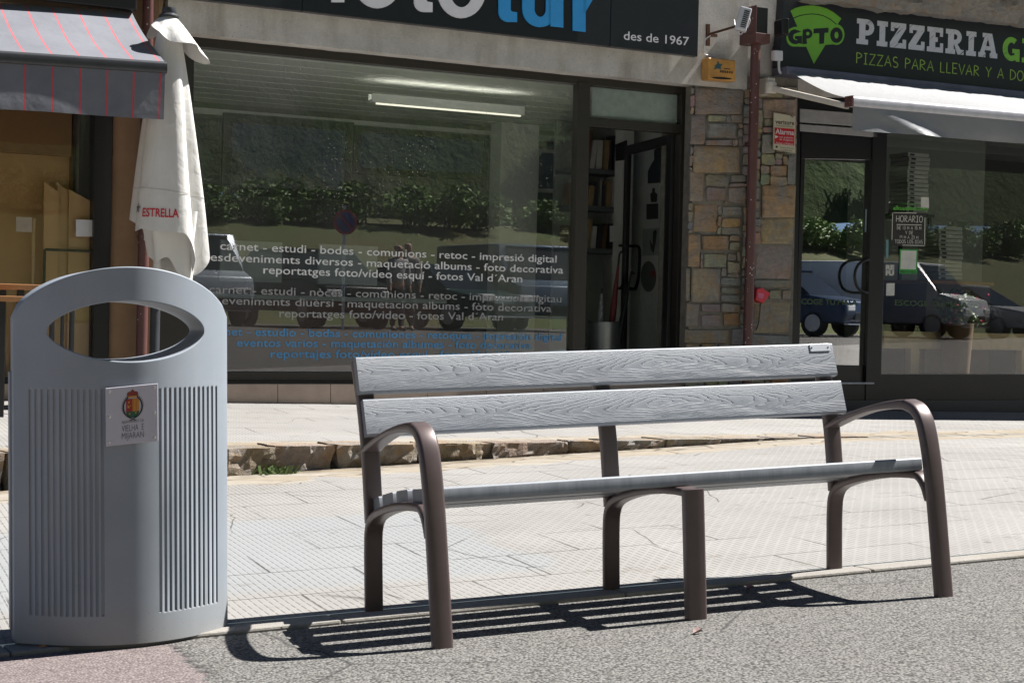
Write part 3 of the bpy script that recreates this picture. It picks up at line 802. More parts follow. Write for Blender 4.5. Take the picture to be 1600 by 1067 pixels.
for txt, t, s0, s1, h in (("AJUNTAMENT DE", .365, .30, .72, .0085), ("VIELHA  E", .225, .30, .72, .0195), ("MIJARAN", .095, .30, .72, .0195)):
    put_text3(mb, txt, pq(s0, t, .0012), pq(s1, t, .0012), V((0, 0, 1)), h, V((0, 0, 0)), -.008 if h > .01 else 0)
mb.build("lettering", ink, plq)
def crest():
    lay = {'green': [], 'red': [], 'yellow': [], 'dark': [], 'olive': []}
    def P(lst, o=.0012): return [pq(s, t, o) for s, t in lst]
    m = {}
    def put(c, lst, o): m.setdefault(c, MB()).poly(P(lst, o))
    cx = .51
    put('red', [(.385, .56), (.51, .56), (.51, .78), (.385, .78)], .0014)
    put('yellow', [(.51, .56), (.635, .56), (.635, .78), (.51, .78)], .0014)
    for i in range(4): put('red', [(.524 + i * .028, .56), (.533 + i * .028, .56), (.533 + i * .028, .78), (.524 + i * .028, .78)], .0018)
    put('green', [(.385, .56), (.40, .50), (.45, .465), (.51, .45), (.57, .465), (.62, .50), (.635, .56)], .0014)
    for (s, t, r) in ((.44, .72, .022), (.43, .64, .03), (.47, .66, .014), (.42, .68, .012), (.45, .52, .02), (.57, .53, .02)):
        put('yellow', [(s + r * math.cos(a) * (1 if i % 2 else .5), t + r * math.sin(a) * (1 if i % 2 else .5)) for i, a in enumerate([k * math.pi / 4 for k in range(8)])], .0018)
    put('crown', [(.42, .80), (.60, .80), (.62, .86), (.60, .895), (.56, .90), (.53, .92), (.51, .945), (.49, .92), (.46, .90), (.42, .895), (.40, .86)], .0014)
    put('yellow', [(.43, .807), (.59, .807), (.595, .825), (.425, .825)], .0018)
    for sgn in (-1, 1):
        for i in range(13):
            a = R(62 - i * 11.5); s = cx + sgn * .165 * math.cos(a) * 1.08; t = .635 + .19 * math.sin(a)
            for k, (ds, dt) in enumerate(((.035, .03), (-.012, .035))):
                dx, dz = sgn * ds, dt
                put('laurel', [(s, t), (s + dx * .6 - dz * .3 * sgn, t + dz * .5), (s + dx, t + dz), (s + dx * .8, t + dz * .2)][:: (1 if sgn > 0 else -1)], .0014 + .0003 * k)
        st = [(cx + sgn * .165 * math.cos(R(62 - i * 12)) * 1.08, .635 + .19 * math.sin(R(62 - i * 12))) for i in range(13)]
        Ls, Rs = ribbon(st, .022)
        for i in range(12): put('laurel', [(Ls[i].x, Ls[i].y), (Ls[i+1].x, Ls[i+1].y), (Rs[i+1].x, Rs[i+1].y), (Rs[i].x, Rs[i].y)], .0022 + .0001 * i)
    put('laurel', [(.44, .405), (.46, .40), (.58, .455), (.57, .465)], .004); put('laurel', [(.58, .405), (.56, .40), (.44, .455), (.45, .465)], .0044)
    cols = {'green': (.02, .10, .05), 'red': (.30, .02, .02), 'yellow': (.60, .30, .03), 'crown': (.22, .03, .02), 'laurel': (.012, .022, .035)}
    for c, b in m.items(): b.build("crest", pm("crest_" + c, cols[c], .5), plq)
crest()

# ================================================================== PHOTO SHOP (middle building)
def zbase(x): return up_z(x, 12.0)
def line_y(x, x0, y0, m): return y0 + m * (x - x0)
shop = empty("photo_shop_building", fac(600, 629), "grey concrete fronted shop building with large dark framed window and stone pier", "building")
# concrete lintel with its wall above
lb_ = lambda x: 52.6 + .1028 * (x - 300)
YL = 11.95
mb = MB(); ptsb = []
N = 40
for i in range(N + 1):
    u = 262 + (1167 - 262) * i / N; p = fac(u, lb_(u) + .9 * mnoise.noise(V((u * .07, 3, 0))), YL); ptsb.append(p)
TOPZ = 4.2
for i in range(N):
    a, b = ptsb[i], ptsb[i+1]
    mb.add([a, b, V((b.x, YL, TOPZ)), V((a.x, YL, TOPZ)), a + V((0, .4, 0)), b + V((0, .4, 0))], [(0,1,2,3), (4,5,1,0)])
a, b = ptsb[0], ptsb[-1]
mb.add([a, V((a.x, YL, TOPZ)), V((a.x, YL + .4, TOPZ)), a + V((0, .4, 0))], [(0,1,2,3)])
mb.add([b, V((b.x, YL, TOPZ)), V((b.x, YL + .4, TOPZ)), b + V((0, .4, 0))], [(0,3,2,1)])
mb.keepn = True
mb.build("lintel", MAT['concrete'], shop)
# window frame
YF = 12.10; FD = .09
win = MB()
pxbox(win, [(250, 40), (304, 40), (298.5, 600), (246, 600)], YF, FD)
pxbox(win, [(304, 38), (1080, 118), (1080, 149.2), (304, 73.2)], YF, FD)
pxbox(win, [(904, 128), (923, 130), (913, 600), (893.5, 600)], YF - .012, FD)
pxbox(win, [(298.8, 580.5), (893.8, 582), (893.8, 600), (298.5, 600)], YF, FD)
win = win.build("shop_window_frame", MAT['frame'], shop, bevel=.004)
mb = MB(); pxpoly(mb, [(302, 70), (906, 129), (897, 583), (297, 582)], 12.145); mb.build("glass_pane", MAT['glass'], win)
mb = MB(); pxbox(mb, [(298.8, 596), (893.5, 596.8), (893.5, 600.2), (298.5, 600.2)], YF - .05, .05); mb.build("sill", MAT['frame'], win)
LW = [("carnet - estudi - bodes - comunions - retoc - impresió digital", (344, 390), (869.5, 410.5)),
      ("esdeveniments diversos - maquetació albums - foto decorativa", (329, 407.5), (880, 427.5)),
      ("reportatges foto/vídeo esquí - fotos Val d´Aran", (411.5, 427.5), (816, 441.5))]
LG = [("carnet - estudi - nòces - comunions - retoc - impression digitau", (326.5, 457.8), (877, 472.5)),
      ("eveniments diuèrsi - maquetacion albums - fòto decorativa", (346.9, 475.3), (861.5, 487.4)),
      ("reportatges foto/video - fotos Val d´Aran", (436.4, 495.4), (785.8, 500.8))]
LB = [("carnet - estudio - bodas - comuniones - retoques - impresión digital", (322, 523.3), (877, 532)),
      ("eventos varios - maquetación albumes - foto decorativa", (370, 541.3), (829.5, 544.7)),
      ("reportajes foto/vídeo esquí - fotos Val d´Aran", (422.7, 558.8), (825, 560))]
for rows_, m_, nm in ((LW, pm("vinyl_white", (.78, .78, .78), .6), "white"), (LG, pm("vinyl_grey", (.34, .34, .34), .6), "grey"), (LB, pm("vinyl_blue", (.06, .31, .64), .6), "blue")):
    for t_, L_, R_ in rows_:
        mb = MB(); put_text(mb, t_, L_, R_, 13.2, 12.139, .004); o = mb.build("window_lettering", m_, win); tag(o, "line of %s vinyl lettering on the shop window" % nm)
# door frame, transom light and door
dfm = MB()
pxbox(dfm, [(1065.5, 132), (1080, 134), (1069, 600), (1055, 600)], YF, FD)
pxbox(dfm, [(922, 183.5), (1068, 195), (1068, 209), (921, 198)], YF, FD)
pxbox(dfm, [(913, 594), (1058, 595), (1058, 601), (913, 601)], YF, FD + .2)
dfr = dfm.build("door_frame", MAT['frame'], shop, bevel=.004)
mb = MB(); pxpoly(mb, [(920, 134), (1070, 147), (1070, 197), (920, 186)], 12.145); mb.build("transom_pane", glassm("transom_glass", (.95, .97, .96), 1.4), dfr)
mb = MB()
zt = fac(995, 142, 12.2).z; zb_ = fac(995, 190, 12.2).z; xa = fac(922, 160, 12.2).x; xb = fac(1066, 160, 12.2).x
for i in range(15):
    z = zb_ + (zt - zb_) * (i + .5) / 15
    mb.add([(xa, 12.160, z + .009), (xb, 12.160, z + .009), (xb, 12.178, z - .008), (xa, 12.178, z - .008)], [(0, 1, 2, 3)])
mb.build("window_blind", pm("pale_blind", (.72, .80, .80), .5), dfr)
# inward opening door leaf
hz = fac(1061, 209, 12.16); free = fac(983, 229, 12.16); Yfree = 12.16 * hz.z / free.z
Hp = V((hz.x, 12.20, 0)); Fp = fac(983, 229, Yfree); Fp = V((Fp.x, Yfree, 0)); zt = hz.z; zb_ = zbase(hz.x) + .12
ld = (Fp - Hp); LLn = ld.length; ld = ld.normalized(); lnrm = V((-ld.y, ld.x, 0))
def leafbox(mb, s0, s1, z0, z1, th=.045):
    a = Hp + ld * s0; b = Hp + ld * s1
    mb.prism([V((a.x, a.y, z0)), V((b.x, b.y, z0)), V((b.x, b.y, z1)), V((a.x, a.y, z1))], lnrm * th)
mb = MB(); leafbox(mb, 0, .11, zb_, zt); leafbox(mb, LLn - .075, LLn, zb_, zt); leafbox(mb, .11, LLn - .075, zt - .085, zt); leafbox(mb, .11, LLn - .075, zb_, zb_ + .12)
door = mb.build("entrance_door", MAT['black'], shop, bevel=.003)
mb = MB(); a = Hp + ld * .1 + lnrm * .022; b = Hp + ld * (LLn - .06) + lnrm * .022
mb.poly([V((a.x, a.y, zb_ + .1)), V((b.x, b.y, zb_ + .1)), V((b.x, b.y, zt - .07)), V((a.x, a.y, zt - .07))]); mb.build("glass_pane", glassm("clear_door_glass", (.86, .9, .9), 1.0), door)
def lf(s, z, o): p = Hp + ld * s + lnrm * o; return V((p.x, p.y, z))
mb = MB(); zc = (fac(985, 418, Yfree).z); hh = .20; s0 = LLn - .05
for sg in (-1, 1):
    o = .022 + sg * .07
    mb.tube(smooth_path([lf(s0, zc + hh, .022), lf(s0 - .01, zc + hh, o), lf(s0 - .14, zc + hh * .95, o), lf(s0 - .185, zc + hh * .6, o), lf(s0 - .17, zc - hh * .4, o), lf(s0 - .10, zc - hh * .95, o), lf(s0 - .01, zc - hh, o), lf(s0, zc - hh, .022)], 5), .014, 10)
mb.build("handle", MAT['black'], door, True)
# plinth of beige tiles under the window
mb = MB()
for u0, u1 in ((240, 434), (434, 516.5), (516.5, 668), (668, 760), (760, 850), (850, 950), (950, 1069)):
    q = [(u0 + .4, 600), (u1 - .4, 600), (u1 - .4, 640), (u0 + .4, 640)]; pxbox(mb, q, 12.0, .16)
mb.build("plinth", MAT['tile'], shop, bevel=.003)
# brown rendered column at the left, wall above everything
mb = MB(); c0 = fac(177, 300, 12.0).x; c1 = fac(247.5, 300, 12.0).x
mb.sweep([V(((c0 + c1) / 2, 12.12, -1.0)), V(((c0 + c1) / 2, 12.12, TOPZ))], rprof(c1 - c0, .26, .05, 4), (1, 0, 0)); mb.build("column", MAT['brownwall'], shop, True)
# stone pier
STONES = [(1086,138,1160,180,0),(1080,180,1103,226,0),(1106,192,1153,218,0),(1106,181,1134,191,3),(1086,229,1156,271,4),(1080,268,1103,315,1),(1104,273,1142,291,5),(1142,274,1168,286,0),(1106,293,1138,315,0),(1140,292,1169,318,1),
 (1190,153,1242,185,2),(1188,208,1210,240,1),(1192,289,1242,340,3),(1202,258,1229,275,5),(1230,242,1242,288,0),(1087,318,1125,364,4),(1131,322,1164,338,0),(1131,341,1161,356,4),
 (1191,341,1240,381,3),(1181,383,1240,435,2),(1087,420,1131,472,3),(1102,368,1143,392,5),(1105,396,1141,418,1),(1131,434,1164,447,0),(1131,449,1164,459,0),(1131,461,1164,472,0),(1080,474,1100,512,1),(1103,474,1133,489,0),(1136,488,1163,510,6),(1103,491,1134,512,0),(1181,470,1239,520,3),(1080,514,1147,537,5),(1181,437,1239,450,0),(1205,452,1225,468,1),(1226,452,1239,468,0),
 (1080,366,1100,418,3),(1080,420,1086,472,0),(1177,522,1239,540,0),(1150,512,1178,540,0)]
spal = [(.29, .28, .255), (.38, .34, .265), (.42, .355, .245), (.48, .37, .205), (.50, .315, .135), (.42, .245, .115), (.46, .225, .06)]
occ = {}
def occupied(x, y): return (x, y) in occ
for x0, y0, x1, y1, c in STONES:
    for x in range(int(x0), int(x1)):
        for y in range(int(y0), int(y1)): occ[(x, y)] = 1
rs = random.Random(11); allst = [s for s in STONES]
# fill what is left with small stones, down to the ground
for (x0, x1) in ((1080, 1243),):
    y = 134
    while y < 645:
        x = 1080
        while x < 1242:
            if occupied(x, y): x += 1; continue
            w_ = 0; mw_ = rs.randint(22, 48)
            while w_ < mw_ and x + w_ < 1242 and not occupied(x + w_, y): w_ += 1
            if w_ < 3: x += max(1, w_); continue
            h_ = 0; mh_ = rs.randint(10, 19) if y < 540 else rs.randint(14, 26)
            while h_ < mh_ and y + h_ < 648 and all(not occupied(x + k, y + h_) for k in range(w_)): h_ += 1
            for a in range(x, x + w_):
                for b in range(y, y + h_): occ[(a, b)] = 1
            if h_ >= 4: allst.append((x, y, x + w_, y + h_, rs.choice([0, 0, 1, 1, 2, 3, 0, 5])))
            x += w_
        y += 1
pier = MB(); YP = 11.96
for (x0, y0, x1, y1, c) in allst:
    g = .35
    if x1 - x0 < 5 or y1 - y0 < 5: continue
    col = tuple(k * rs.uniform(.8, 1.2) for k in spal[c]); 
    jit = lambda: rs.uniform(-1.3, 1.3)
    sk = -.012 * 0
    def PX(x, y): return (x - (1243 - x) / 163 * 5.0 - .024 * (y - 330), y + .012 * (x - 1160))
    # rounded-rectangle outline with wobble, then a slightly bulging face
    cs = min(1.7, (x1 - x0) * .25, (y1 - y0) * .25)
    out = [(x0 + g + cs, y0 + g), (x1 - g - cs, y0 + g), (x1 - g, y0 + g + cs), (x1 - g, y1 - g - cs), (x1 - g - cs, y1 - g), (x0 + g + cs, y1 - g), (x0 + g, y1 - g - cs), (x0 + g, y0 + g + cs)]
    out = [(a + jit(), b + jit()) for a, b in out]
    pr = rs.uniform(.002, .028)
    n_ = len(out); cxm = sum(a for a, b in out) / n_; cym = sum(b for a, b in out) / n_
    k_ = []
    for (sc_, yy) in ((1.0, YP + .05), (1.0, YP + .012 - pr), (.86, YP - pr - .004)):
        for a, b in out: k_.append(fac(*PX(cxm + (a - cxm) * sc_, cym + (b - cym) * sc_), yy))
    fs_ = []
    for r_ in (0, 1):
        for i in range(n_): j = (i + 1) % n_; fs_.append((r_*n_+i, r_*n_+j, (r_+1)*n_+j, (r_+1)*n_+i))
    fs_.append(tuple(2*n_ + i for i in range(n_)))
    pier.add(k_, fs_, col)
o = pier.build("stone_pier", MAT['stone'], shop, True)
mb = MB(); pxbox(mb, [(1086, 120), (1247, 120), (1235, 660), (1072, 660)], YP + .004, .5); mb.build("mortar_core", MAT['mortar'], o)
# building shell behind: walls, floor, ceiling of the shop room
RX0, RX1, RY1, CZ = 2.9, 9.35, 16.2, 2.02
FZ = zbase(6) + .10
mb = MB()
mb.add([(RX0, RY1, FZ), (RX1, RY1, FZ), (RX1, RY1, CZ), (RX0, RY1, CZ)], [(0, 3, 2, 1)])
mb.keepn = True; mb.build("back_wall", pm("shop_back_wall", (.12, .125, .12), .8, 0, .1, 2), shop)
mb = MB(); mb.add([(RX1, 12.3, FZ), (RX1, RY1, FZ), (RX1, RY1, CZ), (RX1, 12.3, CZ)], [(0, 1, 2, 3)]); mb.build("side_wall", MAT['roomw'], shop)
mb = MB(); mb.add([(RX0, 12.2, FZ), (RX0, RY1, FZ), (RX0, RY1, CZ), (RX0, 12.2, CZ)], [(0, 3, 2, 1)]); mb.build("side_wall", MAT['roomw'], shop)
mb = MB(); mb.add([(RX0, 12.2, FZ), (RX1, 12.2, FZ), (RX1, RY1, FZ), (RX0, RY1, FZ)], [(0, 1, 2, 3)]); mb.build("floor", MAT['floor'], shop)
mb = MB(); y = 12.2
while y < RY1:
    mb.box((RX0, y, CZ), (RX1, min(RY1, y + .33), CZ + .06)); y += .365
mb.box((RX0, 12.2, CZ + .07), (RX1, RY1, CZ + .11))
mb.build("panelled_ceiling", pm("ceiling_panel", (.84, .85, .82), .6, 0, .03), shop)
mb = MB(); mb.box((RX0, RY1 - .06, CZ - .12), (RX1, RY1 - .005, CZ - .06)); mb.build("cornice", MAT['roomw'], shop)
mb = MB(); mb.box((RX0 - .03, 12.2, TOPZ - .2), (RX1 + .4, RY1 + .3, TOPZ)); mb.box((RX0 - .03, RY1 + .01, FZ - .3), (RX1 + .4, RY1 + .3, TOPZ - .2)); mb.box((RX1 + .01, 12.5, FZ - .3), (RX1 + .2, RY1, TOPZ - .2)); mb.box((RX0 - .025, 12.3, FZ - .3), (RX0 - .005, RY1, TOPZ - .2))
mb.build("outer_shell", MAT['mortar'], shop)

# shop sign above the window
YS = 11.87
sign = empty("shop_sign", fac(780, 20, YS), "long dark shop sign with white and blue lettering above the shop window", "sign")
mb = MB(); sb = lambda x: 17.5 + .1147 * (x - 469)
for u0, u1 in ((180, 471.5), (472.5, 952.5), (953.5, 1090)):
    a, b = fac(u0, sb(u0), YS), fac(u1, sb(u1), YS); zt_ = fac(700, -95, YS).z
    mb.prism([a, b, V((b.x, YS, zt_)), V((a.x, YS, zt_))], (0, .07, 0))
mb.build("sign_board", MAT['signblk'], sign, bevel=.002)
def Lt(u, v): return fac(u, v, YS - .014)
def ringpx(cx, cy, rx, ry, tx, ty, a0=0, a1=360, n=32): 
    return arc(cx, cy, rx, ry, a0, a1, n), arc(cx, cy, rx - tx, ry - ty, a0, a1, n)
def letter(mb, kind, cx, base, xh=86, st=20, dz=0):
    # px polygons; y down
    cnt = [0]
    def strip(A, B):
        cnt[0] += 1; n = len(A); off = V((0, -.002 * dz - .0008 * cnt[0], 0)); k = [Lt(*p) + off for p in A] + [Lt(*p) + off for p in B]
        mb.add(k + [p + V((0, .012, 0)) for p in k], [(i, i+1, n+i+1, n+i) for i in range(n-1)] + [(2*n+i, 2*n+i+1, i+1, i) for i in range(n-1)] + [(n+i, n+i+1, 3*n+i+1, 3*n+i) for i in range(n-1)])
    if kind == 'o':
        A, B = ringpx(cx, base - xh/2 + 1, 38, xh/2 + 1, 20, 17); strip(A, B)
    if kind == 't':
        strip([(cx-9, base-xh*1.3), (cx-9, base-14)] + arc(cx+7, base-16, 16, 16, 180, 90, 8)[1:] + [(cx+20, base)], [(cx+10, base-xh*1.3), (cx+10, base-22)] + arc(cx+14, base-20, 4, 4, 180, 90, 8)[1:] + [(cx+20, base-15)])
        strip([(cx-22, base-xh), (cx+20, base-xh+3)], [(cx-22, base-xh+16), (cx+20, base-xh+19)])
    if kind == 'u':
        strip([(cx-32, base-xh)] + arc(cx-4, base-28, 28, 29, 180, 0, 14) + [(cx+24, base-xh)], [(cx-12, base-xh)] + arc(cx-4, base-28, 9, 13, 180, 0, 14) + [(cx+5, base-xh)])
        strip([(cx+12, base-xh), (cx+12, base)], [(cx+32, base-xh), (cx+32, base+2)])
    if kind == 'r':
        strip([(cx-10, base-xh), (cx-10, base)], [(cx+10, base-xh), (cx+10, base+2)])
        strip([(cx+10, base-50)] + arc(cx+30, base-58, 22, 28, 180, 275, 8), [(cx+10, base-30)] + arc(cx+30, base-50, 8, 15, 180, 275, 8))
    if kind == 'f':
        strip([(cx-10, base), (cx-10, base-xh)] + arc(cx+12, base-xh-10, 22, 24, 180, 280, 8), [(cx+10, base), (cx+10, base-xh)] + arc(cx+14, base-xh-8, 5, 8, 180, 280, 8))
        strip([(cx-20, base-xh), (cx+24, base-xh+4)], [(cx-20, base-xh+16), (cx+24, base-xh+20)])
def bl(u): return 43 + .1175 * (u - 848) - 1
mb = MB()
for i, (k_, cx) in enumerate((('f', 528), ('o', 590), ('t', 656), ('o', 721))): letter(mb, k_, cx, bl(cx), dz=i % 2)
mb.build("lettering", MAT['signwhite'], sign)
mb = MB()
for i, (k_, cx) in enumerate((('t', 788), ('u', 848), ('r', 905))): letter(mb, k_, cx, bl(cx), dz=i % 2)
mb.build("lettering", MAT['blue'], sign)
mb = MB(); put_text(mb, "des de 1967", (974.5, 62.3), (1076.5, 71.7), 14, YS - .003, .008); mb.build("lettering", MAT['signwhite'], sign)

# ================================================================== things fixed to the pier
def pipe_thing(name, label, u0, v0, u1, zb_, Y, r, top=None, parent_mat=MAT['rust']):
    a = fac(u0, v0, Y); e = empty(name, V((a.x, Y, zb_)), label, "downpipe")
    mb = MB(); b = V((a.x, Y, zb_)); t = V((a.x, Y, top if top else a.z))
    mb.tube([b, b.lerp(t, .5), t], r, 16); mb.build("pipe", parent_mat, e, True)
    for f in (.28, .72):
        c = b.lerp(t, f); mb = MB(); mb.lathe(c, [(r + .001, -.012), (r + .006, -.012), (r + .006, .012), (r + .001, .012)], 16)
        mb.box((c.x - .012, c.y + r, c.z - .012), (c.x + .012, c.y + r + .07, c.z + .012)); mb.build("pipe_clamp", parent_mat, e)
    return e
pR = pipe_thing("downpipe", "brown red downpipe with square hopper on the stone pier", 1176, 250, 0, zbase(9) - .02, 11.84, .043, top=fac(1184, 60, 11.84).z)
xl = fac(1155, 40, 11.95).x; yfr = xl / math.tan(math.atan2(ray(1181, 40).x, ray(1181, 40).y)); xr = fac(1204, 40, yfr).x
z1 = fac(1181, 8, yfr).z; zm = fac(1181, 51, yfr).z; z0 = fac(1181, 66, yfr).z
mb = MB(); mb.box((xl, yfr, z0), (xr, 11.94, zm)); mb.box((xl, yfr + .004, zm + .001), (xl + .012, 11.94, z1)); mb.box((xl + .013, 11.90, zm + .001), (xr, 11.94, z1))
mb.build("hopper", MAT['rust'], pR, bevel=.003)
mb = MB(); mb.box((xl + .014, yfr + .03, zm + .001), (xr - .01, 11.89, z1 - .01)); mb.build("hopper_opening", MAT['black'], pR)
pipe_thing("downpipe", "thin brown red downpipe on the brown column behind the white parasol", 226, 300, 0, zbase(3) - .02, 11.90, .041, top=3.6)
# flood lamp on an iron bracket
lp = fac(1107, 55, 11.94)
lamp = empty("wall_lamp", lp, "small white flood lamp on a rusty iron bracket left of the hopper", "lamp")
mb = MB(); pxbox(mb, [(1104.5, 38), (1109.5, 38.5), (1109.5, 72), (1104.5, 71.5)], 11.925, .02); 
a = fac(1108, 54, 11.92); b = fac(1152, 41, 11.45); mb.tube([a, b], .011, 8); pxbox(mb, [(1109, 53), (1121, 54), (1121, 58), (1109, 58)], 11.90, .02)
mb.build("bracket", pm("rusty_iron", (.10, .045, .025), .7, .3, .3), lamp)
lc = fac(1161, 31, 11.45); ax = V((.25, -.05, .97)).normalized(); sd_ = V((.8, -.55, -.2)); sd_ = (sd_ - ax * sd_.dot(ax)).normalized(); nn = ax.cross(sd_)
mb = MB()
def obx(mb, c, hx, hy, hz): mb.prism([c + sd_*a - nn*hy + ax*b for a, b in ((-hx, -hz), (hx, -hz), (hx, hz), (-hx, hz))], nn * 2 * hy)
obx(mb, lc, .05, .035, .10); mb.build("lamp_housing", MAT['white'], lamp, bevel=.01)
mb = MB()
for i in range(9): obx(mb, lc + ax * (-.07 + i * .017) + sd_ * .015 - nn * .036 * 0 + nn * (-.036), .022, .004, .0045)
for i in range(9): obx(mb, lc + ax * (-.07 + i * .017) + sd_ * .015 + nn * .036, .022, .004, .0045)
mb.build("cooling_fins", MAT['dkgrey'], lamp)
mb = MB(); mb.tube(smooth_path([fac(1163, 46, 11.45), fac(1158, 54, 11.44), fac(1152, 50, 11.46), fac(1149, 43, 11.5), fac(1147, 32, 11.55)], 5), .006, 6)
mb.tube(smooth_path([fac(1166, 22, 11.45), fac(1172, 32, 11.43), fac(1168, 44, 11.44)], 5), .005, 6)
mb.tube(smooth_path([fac(1110, 56, 11.9), fac(1102, 63, 11.92), fac(1099, 80, 11.93), fac(1103, 86, 11.93), fac(1118, 88, 11.92)], 5), .006, 6)
mb.build("cable", MAT['white'], lamp, True)
# wooden box with a painted figure
wb = empty("wooden_box", fac(1128, 126, 11.9), "varnished wooden letter box with a small painted mark on the pier", "letter box")
mb = MB(); mb.prism([fac(1107, 90, 11.83), fac(1150, 94.5, 11.83), fac(1149.5, 128, 11.83), fac(1106.5, 124.5, 11.83)], (0, .11, 0)); mb.build("box_body", pm("varnished_wood", (.50, .25, .06), .4, 0, .25, 9, .15, 60), wb, bevel=.012, bseg=3)
mb = MB(); pts = [(1112, 121.2), (1118, 120.6), (1130, 121), (1144, 123), (1140, 124.8), (1128, 124.6), (1117, 123.4)]; pxpoly(mb, pts, 11.828); mb.build("slot", MAT['black'], wb)
mb = MB(); pxpoly(mb, [(1117, 103), (1121, 100), (1120.5, 96.5), (1123, 96.5), (1123.5, 99.8), (1129, 101), (1126, 105), (1127, 109), (1121, 107.5), (1114.5, 109.5), (1117.5, 105.5)], 11.828); mb.build("painted_mark", pm("teal_ink", (.03, .09, .10), .6), wb)
mb = MB()
for i in range(6): a = 1125 + i * 3.5; pxpoly(mb, [(a, 110 + .1 * (a - 1125)), (a + 2.4, 110.4 + .1 * (a - 1125)), (a + 2.4, 114 + .1 * (a - 1125)), (a, 113.6 + .1 * (a - 1125))], 11.828)
pxpoly(mb, [(1131, 106.8), (1141, 107.6), (1141, 109), (1131, 108.2)], 11.828); mb.build("painted_letters", pm("brown_ink", (.07, .035, .02), .6), wb)
# alarm company plate
ap = empty("alarm_plate", fac(1226, 236, 11.9), "cream and red alarm warning plate on the stone pier", "sign")
YA = 11.895
mb = MB(); pxbox(mb, [(1209.5, 176.5), (1243, 182), (1242.5, 239.5), (1208.5, 233.5)], YA, .012); mb.build("plate", pm("cream_plate", (.50, .47, .36), .4, 0, .05), ap)
mb = MB(); pxpoly(mb, [(1210.5, 199.5), (1241.5, 202), (1241, 228), (1210, 225)], YA - .002); mb.build("red_field", pm("plate_red", (.45, .012, .02), .4), ap)
mb = MB(); put_text(mb, "verisure", (1211.5, 193.5), (1241, 196), 7.2, YA - .002, .01); put_text(mb, "Securitas Direct", (1213, 197.2), (1239, 199.2), 2.0, YA - .002)
put_text(mb, "Conexión Permanente", (1219, 231.5), (1241, 233.5), 2.2, YA - .002); put_text(mb, "1.700.30.70"[:9], (1221, 235.6), (1238, 237.2), 2.2, YA - .002); pxpoly(mb, [(1212, 228), (1215, 228.3), (1215, 231.2), (1212, 231)], YA - .002)
put_text(mb, "~", (1235, 184), (1239.5, 186), 7, YA - .002, .02); mb.build("lettering", MAT['black'], ap)
mb = MB(); put_text(mb, "Alarma", (1211.5, 209.3), (1240.5, 211.5), 8.4, YA - .004, .015); put_text(mb, "con grabación", (1218, 215.3), (1239.5, 217.2), 2.9, YA - .004); put_text(mb, "de imágenes", (1218, 219.2), (1239.5, 221), 2.9, YA - .004); put_text(mb, "Aviso a Policía", (1212, 225), (1239.5, 227), 3.3, YA - .004)
pxpoly(mb, [(1211, 211.5), (1216.5, 214), (1211, 216.5)], YA - .004); mb.build("lettering", MAT['signwhite'], ap)
# red push box by the pipe
rb = empty("red_bell_box", fac(1191, 470, 11.9), "small tilted red plastic box beside the downpipe", "box")
mb = MB(); mb.prism([fac(1183, 452, 11.82), fac(1190, 449, 11.82), fac(1204, 458, 11.82), fac(1201, 464, 11.82), fac(1193, 474, 11.82), fac(1181, 467.5, 11.82)], (0, .10, 0)); mb.build("case", MAT['red'], rb, bevel=.006)
mb = MB(); mb.prism([fac(1185, 457.5, 11.815), fac(1194, 459, 11.815), fac(1192, 467, 11.815), fac(1184, 465, 11.815)], (0, .004, 0)); mb.build("label_patch", pm("pink_label", (.5, .12, .22), .5), rb)
mb = MB(); mb.tube(smooth_path([fac(1188, 474, 11.88), fac(1187, 490, 11.93), fac(1185, 505, 11.93), fac(1181, 516, 11.93)], 5), .005, 6); mb.build("cable", MAT['black'], rb, True)

# ================================================================== PIZZERIA
piz = empty("pizzeria_building", fac(1450, 642), "black fronted corner shop building with large window on the right", "building")
YB = 12.03
mb = MB()
pxbox(mb, [(1243.5, 140), (1252.5, 140), (1241.5, 640), (1235, 640)], YB, .10)
pxbox(mb, [(1252.5, 204), (1378, 214), (1376, 250), (1252, 248)], YB + .01, .08)
pxbox(mb, [(1366, 150), (1388, 150), (1375.5, 640), (1352, 640)], YB - .005, .10)
pxbox(mb, [(1388, 180), (1660, 200), (1660, 218), (1387, 208)], YB, .10)
pxbox(mb, [(1252, 110), (1700, 150), (1700, 202), (1252, 170)], YB + .02, .10)
pf = mb.build("shopfront_frame", MAT['black'], piz, bevel=.003)
mb = MB(); pxbox(mb, [(1250, 170), (1372, 180), (1372, 200), (1250, 191)], YB - .005, .03); pxbox(mb, [(1250, 194), (1372, 203), (1371, 215), (1250, 205)], YB - .005, .03); mb.build("roller_shutter", pm("shutter_grey", (.33, .33, .33), .45, .2), pf, bevel=.004)
mb = MB(); pxbox(mb, [(1375, 585), (1700, 585), (1700, 628), (1373, 628)], YB + .005, .12); pxbox(mb, [(1240, 600), (1353, 600), (1353, 640), (1239, 640)], YB + .005, .12); mb.build("plinth", MAT['black'], piz)
mb = MB(); pxbox(mb, [(1233, 625.5), (1750, 625.5), (1750, 655), (1233, 655)], 12.0, .028); mb.build("base_strip", MAT['navy'], piz)
mb = MB(); pxbox(mb, [(1239, 597), (1366, 597.5), (1366, 600), (1239, 600)], YB - .03, .16); mb.build("threshold", pm("worn_threshold", (.40, .41, .46), .45, .3), piz)
mb = MB()
pxbox(mb, [(1252, 248), (1258, 248.5), (1247.5, 598), (1241.5, 598)], YB + .03, .045); pxbox(mb, [(1359, 249), (1367, 249), (1356, 598), (1348, 598)], YB + .03, .045)
pxbox(mb, [(1248, 569), (1350, 571), (1349, 598), (1247, 598)], YB + .03, .045)
pd = mb.build("glass_door", MAT['black'], piz, bevel=.003)
